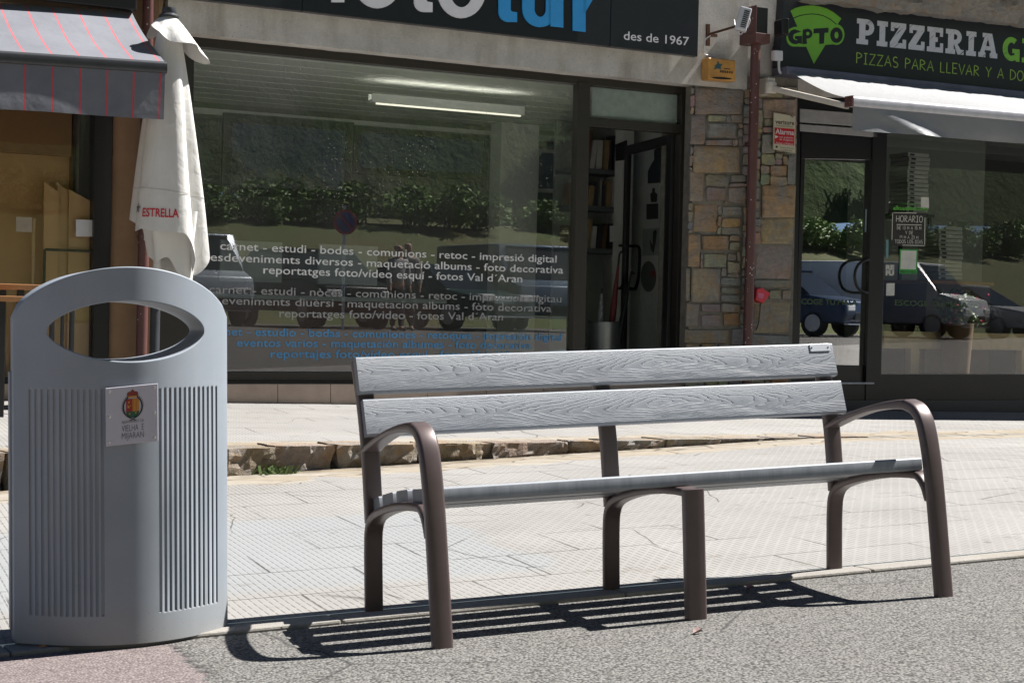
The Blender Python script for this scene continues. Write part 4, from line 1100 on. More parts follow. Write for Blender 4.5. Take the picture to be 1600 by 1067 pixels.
mb = MB(); pxpoly(mb, [(1254, 246), (1364, 247), (1352, 573), (1244, 572)], YB + .05); mb.build("glass_pane", MAT['glass2'], pd)
mb = MB(); mb.tube(smooth_path([fac(1359, 407, YB + .03), fac(1354, 406, YB - .05), fac(1341, 414, YB - .06), fac(1335.5, 431, YB - .06), fac(1340, 449, YB - .06), fac(1352, 457, YB - .05), fac(1356, 457, YB + .03)], 6), .014, 10); mb.build("handle", MAT['black'], pd, True)
mb = MB(); put_text(mb, "ESCOGE TU MASA", (1240, 475), (1340, 477), 9, YB + .047, .02); mb.build("window_lettering", pm("faint_green_vinyl", (.03, .07, .02), .5), pd)
wf = MB(); pxpoly(wf, [(1386, 205), (1760, 232), (1760, 590), (1374, 587)], YB + .05); wf = wf.build("shop_window", MAT['glass2'], piz)
mb = MB(); put_text(mb, "ESCOGE TU MASA", (1398, 477), (1512, 481), 9, YB + .047, .02); mb.build("window_lettering", pm("faint_green_vinyl", (.03, .07, .02), .5), wf)
# room
PZ = zbase(12) + .10; PX0, PX1, PY1, PC = 9.62, 22.0, 16.8, 2.2
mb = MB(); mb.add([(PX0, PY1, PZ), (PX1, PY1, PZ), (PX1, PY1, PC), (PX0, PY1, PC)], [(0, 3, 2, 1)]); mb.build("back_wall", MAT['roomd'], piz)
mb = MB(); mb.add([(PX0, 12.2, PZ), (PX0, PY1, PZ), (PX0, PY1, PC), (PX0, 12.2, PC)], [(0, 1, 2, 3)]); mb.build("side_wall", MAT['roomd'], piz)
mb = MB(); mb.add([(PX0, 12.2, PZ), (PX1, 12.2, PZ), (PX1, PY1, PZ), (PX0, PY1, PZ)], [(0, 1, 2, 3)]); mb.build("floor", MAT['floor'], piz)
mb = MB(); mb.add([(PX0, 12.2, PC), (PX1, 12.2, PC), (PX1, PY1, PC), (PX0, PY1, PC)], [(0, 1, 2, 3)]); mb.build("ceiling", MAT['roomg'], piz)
gx0 = fac(1388, 400, 14.6).x; gx1 = fac(1535, 400, 14.6).x
mb = MB(); mb.box((gx0 - .6, 14.6, PZ), (gx1, 14.7, PC - .01)); mb.build("partition", pm("grey_green_wall", (.17, .185, .165), .8, 0, .05), piz)
mb = MB(); mb.box((PX0 - .05, PY1 + .02, PZ - .4), (PX1, PY1 + .2, TOPZ)); mb.box((PX0 - .05, 12.2, TOPZ - .2), (PX1, PY1, TOPZ)); mb.box((PX1 + .01, 12.2, PZ - .4), (PX1 + .2, PY1 + .2, TOPZ)); mb.build("outer_shell", MAT['mortar'], piz)
# wall between the pier and the sign, and the rough stone cornice over the sign
mb = MB(); pxbox(mb, [(1165, -260), (1760, -260), (1760, 160), (1165, 150)], 11.99, .03); mb.build("upper_wall", MAT['concrete'], piz)
mb = MB(); stt = lambda u: 19.5 + .117 * (u - 1415)
for i in range(90):
    u = 1262 + i * 5.2; u2 = u + 5.2
    for j in range(5):
        def cp(uu, jj):
            p = fac(uu, stt(uu) - 2, 11.72); 
            d = mnoise.noise(V((uu * .03, jj * .8, 1.0))) * .05 + mnoise.noise(V((uu * .11, jj * .9, 4.0))) * .035
            return p + V((0, -.10 * (jj / 5) - d, jj * .075 + d * .5))
        mb.add([cp(u, j), cp(u2, j), cp(u2, j+1), cp(u, j+1)], [(0,1,2,3)], (.36, .31, .25))
for i in range(90):
    u = 1262 + i * 5.2; u2 = u + 5.2
    a, b = cp(u, 0), cp(u2, 0); mb.add([a, b, V((b.x, 11.98, b.z)), V((a.x, 11.98, a.z))], [(0, 3, 2, 1)], (.36, .31, .25))
mb.build("stone_cornice", MAT['stone'], piz, True, weld=True)
# pizzeria sign
YG = 11.86
ps = empty("pizzeria_sign", fac(1440, 100, YG), "black pizzeria sign board with green pizza slice and white lettering", "sign")
mb = MB(); mb.prism([fac(1225, -12, YG), fac(1700, 45, YG), fac(1700, 154, YG), fac(1217, 105.5, YG)], (0, .10, 0)); mb.build("sign_board", MAT['signblk'], ps, bevel=.003)
def q4(X, Y_): return (1210 + X / 4.1026, Y_ / 4.1026)
def prj(lst, o): return [fac(*q4(*p), YG - .002 - .0012 * o) for p in lst]
mb = MB()
mb.poly(prj([(103, 72), (130, 56), (165, 45), (205, 39), (245, 38), (290, 44), (335, 57), (380, 82), (429, 121), (404, 160), (360, 124), (318, 102), (280, 92), (240, 89), (200, 92), (160, 100), (122, 116)], 0))
mb.poly(prj([(124, 122), (160, 107), (200, 98), (240, 95), (280, 98), (318, 108), (360, 131), (402, 166), (253, 412)], 0))
blob = arc(118, 235, 46, 66, 100, 260, 12) + [(180, 300), (210, 300), (255, 300), (330, 292), (352, 288)] + arc(398, 222, 54, 66, 110, -90, 14) + [(330, 168), (180, 176)]
blob = [(x, y) for x, y in blob]
mb.poly(prj([(118, 176)] + arc(118, 240, 42, 60, 270, 90, 12) + [(200, 302), (240, 296), (300, 300), (322, 290)] + arc(398, 224, 51, 66, 110, -90, 16) + [(340, 166), (300, 172), (240, 178), (180, 172)], 1))
mb.build("pizza_slice", MAT['green'], ps)
mb = MB()
g1 = arc(134, 238, 46, 48, -60, -300, 14); g2 = arc(134, 238, 14, 20, -300, -60, 14)
mb.poly(prj([(134 + 40, 190 + 14)] + g1[2:] + [(176, 284), (178, 232), (132, 234), (132, 252), (146, 254), (146, 262)] + g2[2:-3], 2))
mb.poly(prj([(182, 192), (205, 188)] + arc(212, 218, 32, 32, -90, 90, 10) + [(206, 252), (210, 284), (178, 286)], 2))
mb.poly(prj([(252, 186), (348, 180), (346, 212), (322, 213), (318, 282), (288, 284), (288, 215), (250, 217)], 2))
A = arc(398, 228, 40, 50, 0, 360, 24); B = arc(398, 228, 13, 22, 0, 360, 24); k_ = prj(A, 2) + prj(B, 2)
mb.add(k_, [(i, i+1, 25+i+1, 25+i) for i in range(24)])
mb.build("logo_letters", MAT['signblk'], ps)
mb = MB(); mb.poly(prj(arc(214, 218, 11, 11, 0, 360, 12)[:-1], 4)); mb.build("logo_letters", MAT['green'], ps)
def m_chalk(name, col):
    k = NT(name); p = k.obj(); m = k.mapping(p, (1, 1, 1), rot=(0, R(38), 0))
    s = k.noise(k.mapping(m, (5, 5, 95)), 1.0, 2, .6)
    f = k.math('MULTIPLY', k.mapr(s, .60, .66), k.mapr(k.noise(p, 6, 2), .4, .55))
    k.set(k.b.inputs['Base Color'], k.mix(f, col, (.05, .05, .06))); k.b.inputs['Roughness'].default_value = .5; return k.m
mb = MB(); slab_text(mb, "PIZZERIA", (1338, 68.7), (1558, 92.1), 39.5, YG - .003); mb.build("lettering", m_chalk("chalk_white", (.56, .56, .60)), ps)
mb = MB(); slab_text(mb, "GPIT"[:2], (1566, 94.5), (1621, 100.5), 37.5, YG - .003); mb.build("lettering", m_chalk("chalk_green", (.19, .45, .05)), ps)
mb = MB(); hand_text(mb, "PIZZAS PARA LLEVAR Y A DOMICILIO", (1337.5, 99.0), (1668, 134.2), 16.2, YG - .003, .10); mb.build("lettering", pm("sign_lime", (.26, .40, .06), .5), ps)
# small things by the sign
e = empty("outdoor_speaker", fac(1229, 44, 11.6), "small black speaker box with cable at the left end of the pizzeria sign", "speaker")
mb = MB(); mb.prism([fac(1221.5, 30, 11.62), fac(1233.5, 27.5, 11.58), fac(1233.5, 57, 11.58), fac(1222, 55, 11.62)], (0, .12, 0)); mb.build("case", MAT['black'], e, bevel=.015, bseg=3)
mb = MB(); mb.tube([fac(1228, 40, 11.7), fac(1226, 40, 11.98)], .008, 6); mb.tube(smooth_path([fac(1218, 50, 11.9), fac(1213, 64, 11.95), fac(1207, 78, 11.95), fac(1208, 86, 11.95)], 5), .005, 6); mb.build("cable", MAT['black'], e)
e = empty("junction_box", fac(1217, 95, 11.8), "white junction box under the left end of the pizzeria sign", "junction box")
mb = MB(); pxbox(mb, [(1211, 78.5), (1224, 79.5), (1224, 95.5), (1211, 94.5)], 11.80, .06); mb.build("case", MAT['white'], e, bevel=.01, bseg=3)
mb = MB(); mb.tube(smooth_path([fac(1217, 95, 11.83), fac(1217, 105, 11.83), fac(1218, 112, 11.83), fac(1221, 115, 11.83)], 4), .012, 8); mb.build("cable", MAT['white'], e, True)

# ================================================================== AWNINGS
def ytan(u, v): d = ray(u, v); return d.x / d.y
aw = empty("shop_awning", fac(1218, 118, 11.85), "grey cloth awning on folding arms under the pizzeria sign", "awning")
AX0 = fac(1219, 116, 11.84).x; AYF = AX0 / ytan(1327, 158); AXE = 20.0
zk0 = fac(1219, 105.5, 11.84).z; zk1 = fac(1219, 117.5, 11.84).z; dzx = (fac(1600, 157, 11.84).z - zk1) / (fac(1600, 157, 11.84).x - AX0)
mb = MB(); L_ = AXE - AX0
mb.add([(AX0, 11.74, zk1), (AXE, 11.74, zk1 + dzx*L_), (AXE, 11.74, zk0 + dzx*L_), (AX0, 11.74, zk0), (AX0, 11.96, zk1), (AXE, 11.96, zk1 + dzx*L_), (AXE, 11.96, zk0 + dzx*L_), (AX0, 11.96, zk0)], [(0,1,2,3),(4,7,6,5),(0,4,5,1),(3,2,6,7),(0,3,7,4),(1,5,6,2)])
mb.build("cassette", pm("lavender_grey_metal", (.10, .105, .15), .5, .2, .25, 4), aw, bevel=.006)
zf1 = fac(1327, 150.5, AYF).z; zf0 = fac(1327, 167.5, AYF).z; dzf = (fac(1600, 183.5, AYF).z - (zf1 + zf0) / 2) / (fac(1600, 183.5, AYF).x - AX0)
zfm = (zf0 + zf1) / 2; rf = (zf1 - zf0) / 2
mb = MB(); nx = 40; ny = 10; vs_ = []
for i in range(nx + 1):
    x = AX0 + .03 + (L_ - .03) * i / nx
    for j in range(ny + 1):
        t = j / ny; sag = -.035 * math.sin(math.pi * t) + .008 * mnoise.noise(V((x * 1.2, t * 2, 0)))
        vs_.append(V((x, 11.74 + (AYF - 11.74) * t, zk1 + dzx * (x - AX0) + .02 + ((zfm + rf * .6 + dzf * (x - AX0)) - (zk1 + dzx * (x - AX0) + .02)) * t + sag)))
mb.add(vs_, [(i*(ny+1)+j, i*(ny+1)+j+1, (i+1)*(ny+1)+j+1, (i+1)*(ny+1)+j) for i in range(nx) for j in range(ny)]); mb.build("canopy_cloth", MAT['awn'], aw, True)
mb = MB(); mb.sweep([V((AX0 + .01, AYF, zfm)), V((AXE, AYF, zfm + dzf * L_))], rprof(rf * 1.7, rf * 2, rf * .6, 4), (0, 1, 0)); mb.build("front_bar", pm("white_bar", (.48, .48, .52), .4), aw, True)
mb = MB(); mb.prism([V((AX0 - .012, AYF - rf, zfm - rf)), V((AX0 - .012, AYF + rf, zfm - rf)), V((AX0 - .012, AYF + rf, zfm + rf)), V((AX0 - .012, AYF - rf, zfm + rf))], (.022, 0, 0)); mb.build("end_cap", MAT['rust'], aw)
vh = fac(1330, 167, AYF).z - fac(1330, 204.5, AYF).z; vh2 = fac(1600, 190, AYF).z - fac(1600, 223, AYF).z
mb = MB(); vs_ = []; nx = 120; ny = 6
for i in range(nx + 1):
    x = AX0 + .02 + (L_ - .02) * i / nx
    for j in range(ny + 1):
        t = j / ny; wv = (.022 * math.sin(x * 3.1 + .5) * t + .02 * mnoise.noise(V((x * 1.6, t, 3)))) * t
        fold = .05 * math.exp(-((x - AX0 - .28 - .5 * t) / .10) ** 2) * t
        vs_.append(V((x, AYF - rf * .55 + wv - fold, zfm - rf * .95 + dzf * (x - AX0) - (vh + (vh2 - vh) * min(1, (x - AX0) / 4)) * t)))
mb.add(vs_, [(i*(ny+1)+j, i*(ny+1)+j+1, (i+1)*(ny+1)+j+1, (i+1)*(ny+1)+j) for i in range(nx) for j in range(ny)]); mb.build("valance", MAT['awnval'], aw, True)
mb = MB(); a = fac(1204, 138, 11.8); b = V((AX0 + .03, AYF + .06, zfm - .03)); mb.sweep([a, b], rprof(.05, .055, .01), (0, 0, 1)); mb.build("folding_arm", MAT['cream'], aw, True)
mb = MB(); mb.lathe(a, [(0, -.05), (.05, -.05), (.055, 0), (.05, .05), (0, .05)], 14); mb.box((a.x - .03, a.y, a.z - .05), (a.x + .05, 11.95, a.z + .09)); mb.build("arm_joint", MAT['cream'], aw, bevel=.006)

al = empty("striped_awning", fac(205, 18, 11.85), "grey awning with thin red stripes over the cafe window", "awning")
AX1 = fac(206, 18, 11.82).x; AYL = AX1 / ytan(258, 104); AXS = -5.0
zt0 = fac(206, 20, 11.82).z; zfa = fac(258, 97, AYL).z; zfb = fac(258, 116, AYL).z; rr = (zfa - zfb) / 2; zfc = (zfa + zfb) / 2
SK = (fac(0, 5, 11.82).z - zt0) / (fac(0, 5, 11.82).x - AX1); SK2 = ((fac(0, 80, AYL).z) - zfa) / (fac(0, 80, AYL).x - AX1)
mb = MB(); nx = 60; ny = 12; vs_ = []
for i in range(nx + 1):
    x = AX1 + (AXS - AX1) * i / nx
    for j in range(ny + 1):
        t = j / ny; sag = -.03 * math.sin(math.pi * t) + .018 * mnoise.noise(V((x * 1.7, t * 1.5, 5))) * math.sin(math.pi * t)
        z_ = (zt0 + SK * (x - AX1)) * (1 - t) + (zfa - .004 + SK2 * (x - AX1)) * t
        vs_.append(V((x, 11.82 + (AYL - 11.82) * t, z_ + sag)))
mb.add(vs_, [(i*(ny+1)+j, i*(ny+1)+j+1, (i+1)*(ny+1)+j+1, (i+1)*(ny+1)+j) for i in range(nx) for j in range(ny)]); mb.build("canopy_cloth", MAT['stripe'], al, True)
mb = MB(); mb.sweep([V((AX1 + .005, AYL, zfc)), V((AXS, AYL, zfc + SK2 * (AXS - AX1)))], rprof(rr * 1.8, rr * 2, rr * .55, 4), (0, 1, 0)); mb.build("front_bar", MAT['dkgrey'], al, True)
mb = MB(); mb.box((AXS, 11.72, zt0 + .0), (AX1 + .01, 11.98, zt0 + .17)); mb.build("cassette", MAT['black'], al, bevel=.01)
vh = fac(257, 114, AYL).z - fac(257, 185, AYL).z; vs_ = []; nx = 110; ny = 8
for i in range(nx + 1):
    x = AX1 - .005 + (AXS - AX1) * i / nx
    for j in range(ny + 1):
        t = j / ny; wv = .012 * math.sin(x * 2.3) * t + .012 * mnoise.noise(V((x * 1.4, t, 7))) * t
        hem = .02 * mnoise.noise(V((x * 1.1, 0, 9))) * t
        vs_.append(V((x, AYL - rr * .5 + wv, zfc - rr * .98 + SK2 * (x - AX1) - (vh + hem) * t)))
mb = MB(); mb.add(vs_, [(i*(ny+1)+j, i*(ny+1)+j+1, (i+1)*(ny+1)+j+1, (i+1)*(ny+1)+j) for i in range(nx) for j in range(ny)]); mb.build("valance", MAT['stripe'], al, True)
mb = MB(); mb.sweep([V((AX1 - .10, 11.85, zt0 - .35)), V((AX1 - .10, AYL + .05, zfc - .02))], rprof(.05, .05, .01), (0, 0, 1)); mb.build("folding_arm", MAT['dkgrey'], al, True)

# ================================================================== CAFE (left building)
caf = empty("cafe_building", fac(80, 620), "cafe shopfront with black framed window and beige boards close behind the glass at the left", "building")
mb = MB()
pxbox(mb, [(147.8, 100), (178, 100), (170.5, 640), (145, 640)], 12.04, .14); pxbox(mb, [(-400, 590), (146, 590), (146, 600), (-400, 600)], 12.05, .08); pxbox(mb, [(-400, 90), (150, 100), (150, 150), (-400, 140)], 12.05, .08)
cf = mb.build("shopfront_frame", MAT['black'], caf, bevel=.004)
mb = MB(); pxpoly(mb, [(-420, 100), (150, 120), (148, 594), (-420, 594)], 12.09); mb.build("glass_pane", glassm("cafe_glass", (.92, .91, .88), 1.0), cf)
mb = MB(); pxbox(mb, [(-420, 600), (172, 600), (172, 645), (-420, 645)], 12.0, .16); mb.build("plinth", MAT['tile'], caf)
CX0, CX1 = -4.0, 2.86
cz0 = zbase(2) + .1
mb = MB(); mb.add([(CX0, 12.32, cz0), (CX1, 12.32, cz0), (CX1, 12.32, 2.4), (CX0, 12.32, 2.4)], [(0, 3, 2, 1)]); mb.build("back_wall", MAT['beige'], caf)  # beige board set near the glass to catch light, imitating a warm reflection
mb = MB(); mb.add([(CX1, 12.2, cz0), (CX1, 12.32, cz0), (CX1, 12.32, 2.4), (CX1, 12.2, 2.4)], [(0, 1, 2, 3)]); mb.build("side_wall", MAT['brownwall'], caf)
mb = MB(); mb.add([(CX0, 12.2, cz0), (CX1, 12.2, cz0), (CX1, 12.32, cz0), (CX0, 12.32, cz0)], [(0, 1, 2, 3)]); mb.build("floor", MAT['floor'], caf)
mb = MB(); zz = fac(80, 243, 12.22).z; mb.box((CX0, 12.22, zz), (CX1 - .01, 12.27, 2.4)); mb.build("bulkhead", pm("brown_bulkhead", (.33, .20, .09), .7, 0, .05), caf)
mb = MB(); mb.box((CX0, 12.2, 2.41), (CX1, 12.32, 2.5)); mb.box((CX0, 12.33, cz0 - .4), (CX1, 13.9, TOPZ)); mb.box((CX0 - .2, 12.2, cz0 - .4), (CX0 - .01, 13.9, TOPZ)); mb.build("outer_shell", MAT['mortar'], caf)
mb = MB(); pxbox(mb, [(-450, -300), (255, -300), (255, 60), (-450, 60)], 12.0, .03); pxbox(mb, [(-450, 60), (200, 60), (200, 108), (-450, 108)], 12.0, .03); mb.build("upper_wall", pm("tan_render", (.36, .25, .15), .9, 0, .12, 5, .4, 40), caf)
for lab, q, Y in (("tall folded cardboard panel with slanted top nearest the cafe window post", [(108, 296), (148, 318), (147, 372), (121, 400), (108, 400)], 12.16),
                  ("cardboard panel with slanted top in the middle of the cafe window", [(90, 287), (122, 308), (121, 408), (90, 420)], 12.20),
                  ("narrow cardboard panel leaning left of the other panels in the cafe", [(69, 285), (92, 300), (91, 418), (69, 420)], 12.115)):
    mb = MB(); pts = [fac(u, v, Y) for u, v in q]
    zlow = cz0 + .02
    pts[-1].z = zlow; pts[-2].z = zlow
    if len(pts) == 5: pts = [pts[0], pts[1], V((pts[2].x, Y, zlow)), V((pts[-1].x, Y, zlow))]
    mb.prism(pts, (0, .03, 0)); o = mb.build("ochre_panel", MAT['card']); tag(o, lab, "panel", "cardboard panels in the cafe window")  # slanted ochre shapes imitate a sunlit building mirrored in the glass
for lab, u, v0, Y in (("taller pale wooden stick standing behind the cafe window", 53, 342, 12.135), ("shorter pale wooden stick standing behind the cafe window", 74, 350, 12.135)):
    mb = MB(); a = fac(u, v0, Y); mb.tube([V((a.x, Y, cz0)), a], .012, 8); tag(mb.build("wooden_stick", MAT['pine'], smooth=True), lab, "stick", "wooden sticks in the cafe window")
mb = MB(); a = fac(70, 390, 12.115); b = fac(150, 398, 12.115); mb.tube([a, V((b.x, 12.115, a.z))], .01, 8)
for p in (a, V((b.x - .03, 12.115, a.z))): mb.tube([V((p.x, 12.115, cz0)), p], .01, 8)
tag(mb.build("low_rail", MAT['dkgrey'], smooth=True), "thin dark rail across the foot of the cafe window", "rail")
mb = MB(); pxbox(mb, [(25, 339), (50, 340), (50, 363), (25, 362)], 12.082, .002); tag(mb.build("paper_notice", pm("grey_paper", (.38, .33, .26), .8)), "small paper notice stuck in the cafe window", "notice")
mb = MB(); pxbox(mb, [(118.5, 343), (146.5, 344), (146.5, 370), (118.5, 369.5)], 12.082, .002); tag(mb.build("sticker", MAT['white']), "square white sticker at the right edge of the cafe window", "sticker")
# terrace table and bench outside the cafe
def wood_table(label, cat, name, u1, v, Y, w_, th, depth_, slats, legs):
    p = fac(u1, v, Y); zg = up_z(p.x, Y); e = empty(name, V((p.x - w_/2, Y + depth_/2, zg)), label, cat)
    for i in range(slats):
        y0 = Y + depth_ * i / slats; mb = MB(); mb.box((p.x - w_, y0, p.z - th), (p.x, y0 + depth_ / slats - .008, p.z)); mb.build("board", MAT['wood'], e, bevel=.004)
    for lx in legs:
        for ly in (.05, depth_ - .09):
            mb = MB(); mb.box((p.x - lx - .04, Y + ly, zg), (p.x - lx, Y + ly + .04, p.z - th)); mb.build("leg", MAT['black'], e, bevel=.003)
wood_table("orange wooden terrace table with black legs in front of the cafe", "table", "terrace_table", 66, 445, 10.7, 1.9, .035, .7, 5, (.10, 1.7))
wood_table("lower orange wooden bench beside the terrace table", "bench", "terrace_bench", 38, 463, 10.45, 1.6, .035, .26, 2, (.10, 1.4))
# railing posts seen through the bin's opening
for lab, u in (("left dark post behind the bin opening", 81), ("thin middle post behind the bin opening", 97), ("right dark post behind the bin opening", 112)):
    p = fac(u, 520, 11.3); zg = up_z(p.x, 11.3); mb = MB(); r_ = .018 if u != 97 else .012
    mb.tube([V((p.x, 11.3, zg)), V((p.x, 11.3, zg + .85))], r_, 10); mb.lathe((p.x, 11.3, zg), [(0, 0), (.07, 0), (.07, .012), (r_, .02)], 14)
    tag(mb.build("terrace_post", MAT['dkgrey'], smooth=True), lab, "post", "thin posts in front of the cafe")

# ================================================================== CLOSED PARASOL
YU = 11.25
ut = fac(264, 26, YU); ub = fac(262, 440, YU); ux0 = ut.x; zg = up_z(ux0, YU)
par = empty("closed_parasol", V((ux0, YU, zg)), "closed white cloth parasol with red lettering standing in front of the column", "parasol")
PXM = depth(ut) / F_PX
def zpx(v): return fac(264, v, YU).z
def axis_x(z): t = (z - zpx(440)) / (zpx(26) - zpx(440)); return ub.x + (ut.x - ub.x) * t
NA = 128
def urad(z): 
    t = (zpx(30) - z) / (zpx(30) - zpx(440)); 
    return (.055 + .272 * max(0, t) ** .82)
def ufold(a, t):
    a += .35
    f = .5 + .5 * math.cos(6 * a + .7 * math.sin(a * 2 + .5)); f = f ** .8
    g = mnoise.noise(V((math.cos(a) * 1.7, math.sin(a) * 1.7, t * 1.2)))
    fr_ = sstep(.5, .95, math.cos(a - .35 - 4.25))
    return 1 - (.30 * min(1, t * 1.6 + .15)) * (1 - f) * (1 - .75 * fr_) + .10 * g * t - .07 * t * (1 - fr_) * abs(math.sin(5.5 * a + .6))
def upt(a, z, o=0):
    t = max(0, (zpx(30) - z) / (zpx(30) - zpx(440))); r = urad(z) * ufold(a, t) + o
    return V((axis_x(z) + r * math.cos(a), YU + r * .85 * math.sin(a), z))
def hem(a):   # outer hem height
    x = math.cos(a); f = sstep(-.2, -.7, math.sin(a))
    v = 360 + 5 * (x + 1) + 62 * sstep(.12, .8, x) + 5 * mnoise.noise(V((math.cos(a) * 3, math.sin(a) * 3, 3)))
    return zpx(v * f + (1 - f) * (372 + 18 * x + 10 * math.sin(4 * a)))
mb = MB(); NZ = 40
for i in range(NA):
    a = 2 * math.pi * i / NA; zb2 = hem(a)
    for j in range(NZ + 1): mb.v.append(upt(a, zpx(40) + (zb2 - zpx(40)) * j / NZ))
mb.col = [None] * len(mb.v)
for i in range(NA):
    k_ = (i + 1) % NA
    for j in range(NZ): mb.f.append((i*(NZ+1)+j, k_*(NZ+1)+j, k_*(NZ+1)+j+1, i*(NZ+1)+j+1))
canopy = mb.build("canopy", MAT['cloth'], par, True)
# inner gathered folds hanging lower than the outer hem
mb = MB()
def inner(a): return zpx(424 + 18 * math.cos(a - .3) + 9 * math.sin(4 * a))
for i in range(NA):
    a = 2 * math.pi * i / NA
    for j in range(13):
        z = zpx(330) + (inner(a) - zpx(330)) * j / 12; t = j / 12
        r = urad(zpx(330)) * (.80 - .20 * t) * (1 - .30 * (.5 + .5 * math.cos(5 * a + 2 + .8 * math.sin(2 * a))))
        mb.v.append(V((axis_x(z) + r * math.cos(a) + .02, YU + r * .85 * math.sin(a), z)))
mb.col = [None] * len(mb.v)
for i in range(NA):
    k_ = (i + 1) % NA
    for j in range(12): mb.f.append((i*13+j, k_*13+j, k_*13+j+1, i*13+j+1))
mb.build("inner_folds", MAT['cloth'], par, True)
mb = MB()
for i in range(NA):     # top flap
    a = 2 * math.pi * i / NA
    hz_ = zpx(62 + 26 * max(-.4, math.cos(a + .25)) + 8 * math.sin(3 * a + 1)); R1 = .085 + .115 * (1 + .55 * math.cos(a + .1)) * (1 + .18 * math.cos(5 * a))
    for j in range(11):
        t = j / 10; r = .045 + (R1 - .045) * t ** .9; z = zpx(27) + (hz_ - zpx(27)) * t
        mb.v.append(V((ux0 + r * math.cos(a), YU + r * math.sin(a), z - .01 * math.sin(math.pi * t) * math.cos(5 * a))))
mb.col = [None] * len(mb.v)
for i in range(NA):
    k_ = (i + 1) % NA
    for j in range(10): mb.f.append((i*11+j, k_*11+j, k_*11+j+1, i*11+j+1))
mb.build("top_flap", MAT['cloth'], par, True)
mb = MB(); mb.lathe((ux0, YU, zpx(27)), [(0, .03), (.03, .03), (.055, .02), (.07, .006), (.07, -.004), (0, -.004)], 20); mb.lathe((ux0, YU, zpx(20)), [(.04, -.03), (.05, 0), (.045, .03), (0, .04)], 16); mb.build("finial", MAT['dkgrey'], par, True)
mb = MB(); p0 = V((ux0 - .055, YU, zg + .05)); mb.tube([p0, V((ux0 - .05, YU, zpx(420))), V((ux0, YU, zpx(40)))], .026, 14); mb.build("pole", pm("pole_white", (.62, .62, .60), .4), par, True)
mb = MB(); mb.lathe((ux0 - .055, YU, zg), [(0, .0), (.30, 0), (.30, .05), (.06, .07), (.034, .12), (.034, .93), (0, .93)], 28); mb.build("base", MAT['dkgrey'], par, True)
# lettering that follows the folds: angle from x pixel
def uang(u, v):
    z = zpx(v); best = None
    for i in range(200):
        a = 3.5 + 2.5 * i / 199; p = upt(a, z)
        d = p; uu = 800 + F_PX * d.dot(CR) / d.dot(CF)
        if best is None or abs(uu - u) < best[0]: best = (abs(uu - u), a)
    return best[1]
def cloth_text(mb, txt, u0, u1, vb, hpx, bold, fn=None):
    if fn is None: vs_, fs_ = text_faces(txt, bold)
    else: vs_, fs_ = fn
    x0 = min(v.x for v in vs_); x1 = max(v.x for v in vs_); a0, a1 = uang(u0, vb), uang(u1, vb); out = []
    for v in vs_:
        s_ = (v.x - x0) / (x1 - x0); z = zpx(vb) + v.y / CAP_H * hpx * PXM; out.append(upt(a0 + (a1 - a0) * s_, z, .006))
    mb.add(out, fs_)
mb = MB(); cloth_text(mb, "ESTRELLA", 223, 279, 342, 13.5, .02); cloth_text(mb, "E", 326, 331.5, 346, 12, .02); mb.build("lettering", pm("parasol_red", (.50, .02, .04), .6), canopy)
star = [V((.5 + .5 * math.sin(i * math.pi / 5) * (1 if i % 2 == 0 else .42), .37 + .5 * math.cos(i * math.pi / 5) * (1 if i % 2 == 0 else .42), 0)) for i in range(10)]
mb = MB(); cloth_text(mb, None, 201, 220, 336, 13, 0, (star + [V((.5, .37, 0))], [(10, i, (i + 1) % 10) for i in range(10)])); mb.build("star", pm("parasol_grey", (.16, .14, .14), .6), canopy)
mb = MB()
for i in range(NA):
    a = 2 * math.pi * i / NA; b = 2 * math.pi * (i + 1) / NA; za, zb3 = zpx(303 + 6 * math.cos(a)), zpx(303 + 6 * math.cos(b))
    mb.add([upt(a, za, .003), upt(b, zb3, .003), upt(b, zb3 + .006, .003), upt(a, za + .006, .003)], [(0,1,2,3)])
mb.build("seam", pm("seam_thread", (.5, .48, .45), .8), canopy)

# ================================================================== INSIDE THE PHOTO SHOP
def m_mountain():
    k = NT("mountain_picture"); p = k.pos(); s = k.sepxyz(p)
    h = k.math('ADD', k.math('MULTIPLY', k.noise(k.mapping(p, (1, 0, 0)), 1.6, 6, .6), 1.5), .60)
    f = k.math('LESS_THAN', s[2], h)
    rock = k.mix(k.mapr(k.noise(k.mapping(p, rot=(0, .6, 0)), 6, 6, .7), .4, .65), (.02, .022, .03), (.24, .25, .28))
    k.set(k.b.inputs['Base Color'], k.mix(f, (.02, .055, .16), rock)); k.b.inputs['Roughness'].default_value = .3; return k.m
mm = m_mountain()
def framed(name, lab, quad, Y, fw, pic, fm=None, grp=None):
    c = fac(quad[3][0], quad[3][1], Y); e = empty(name, c, lab, "picture", grp)
    pts = [fac(u, v, Y) for u, v in quad]; cen = sum(pts, V((0, 0, 0))) / 4; inn = [p + (cen - p).normalized() * fw for p in pts]
    inn = [V((p.x + (fw if p.x < cen.x else -fw), p.y, p.z + (fw if p.z < cen.z else -fw))) for p in pts]
    mb = MB(); q = pts + inn + [p + V((0, .04, 0)) for p in pts]
    mb.add(q, [(i, (i+1) % 4, 4 + (i+1) % 4, 4 + i) for i in range(4)] + [(8+i, 8+(i+1) % 4, (i+1) % 4, i) for i in range(4)]); mb.build("frame", fm or MAT['black'], e)
    mb = MB(); mb.poly([p + V((0, .012, 0)) for p in inn]); mb.build("print", pic, e)
framed("framed_picture", "left black framed mountain panorama on the back wall of the photo shop", [(350, 176), (553, 192), (549, 312), (346, 305)], 16.1, .09, mm)
framed("framed_picture", "right black framed mountain panorama on the back wall of the photo shop", [(555, 196), (765, 212), (760, 282), (551, 272)], 16.1, .07, mm)
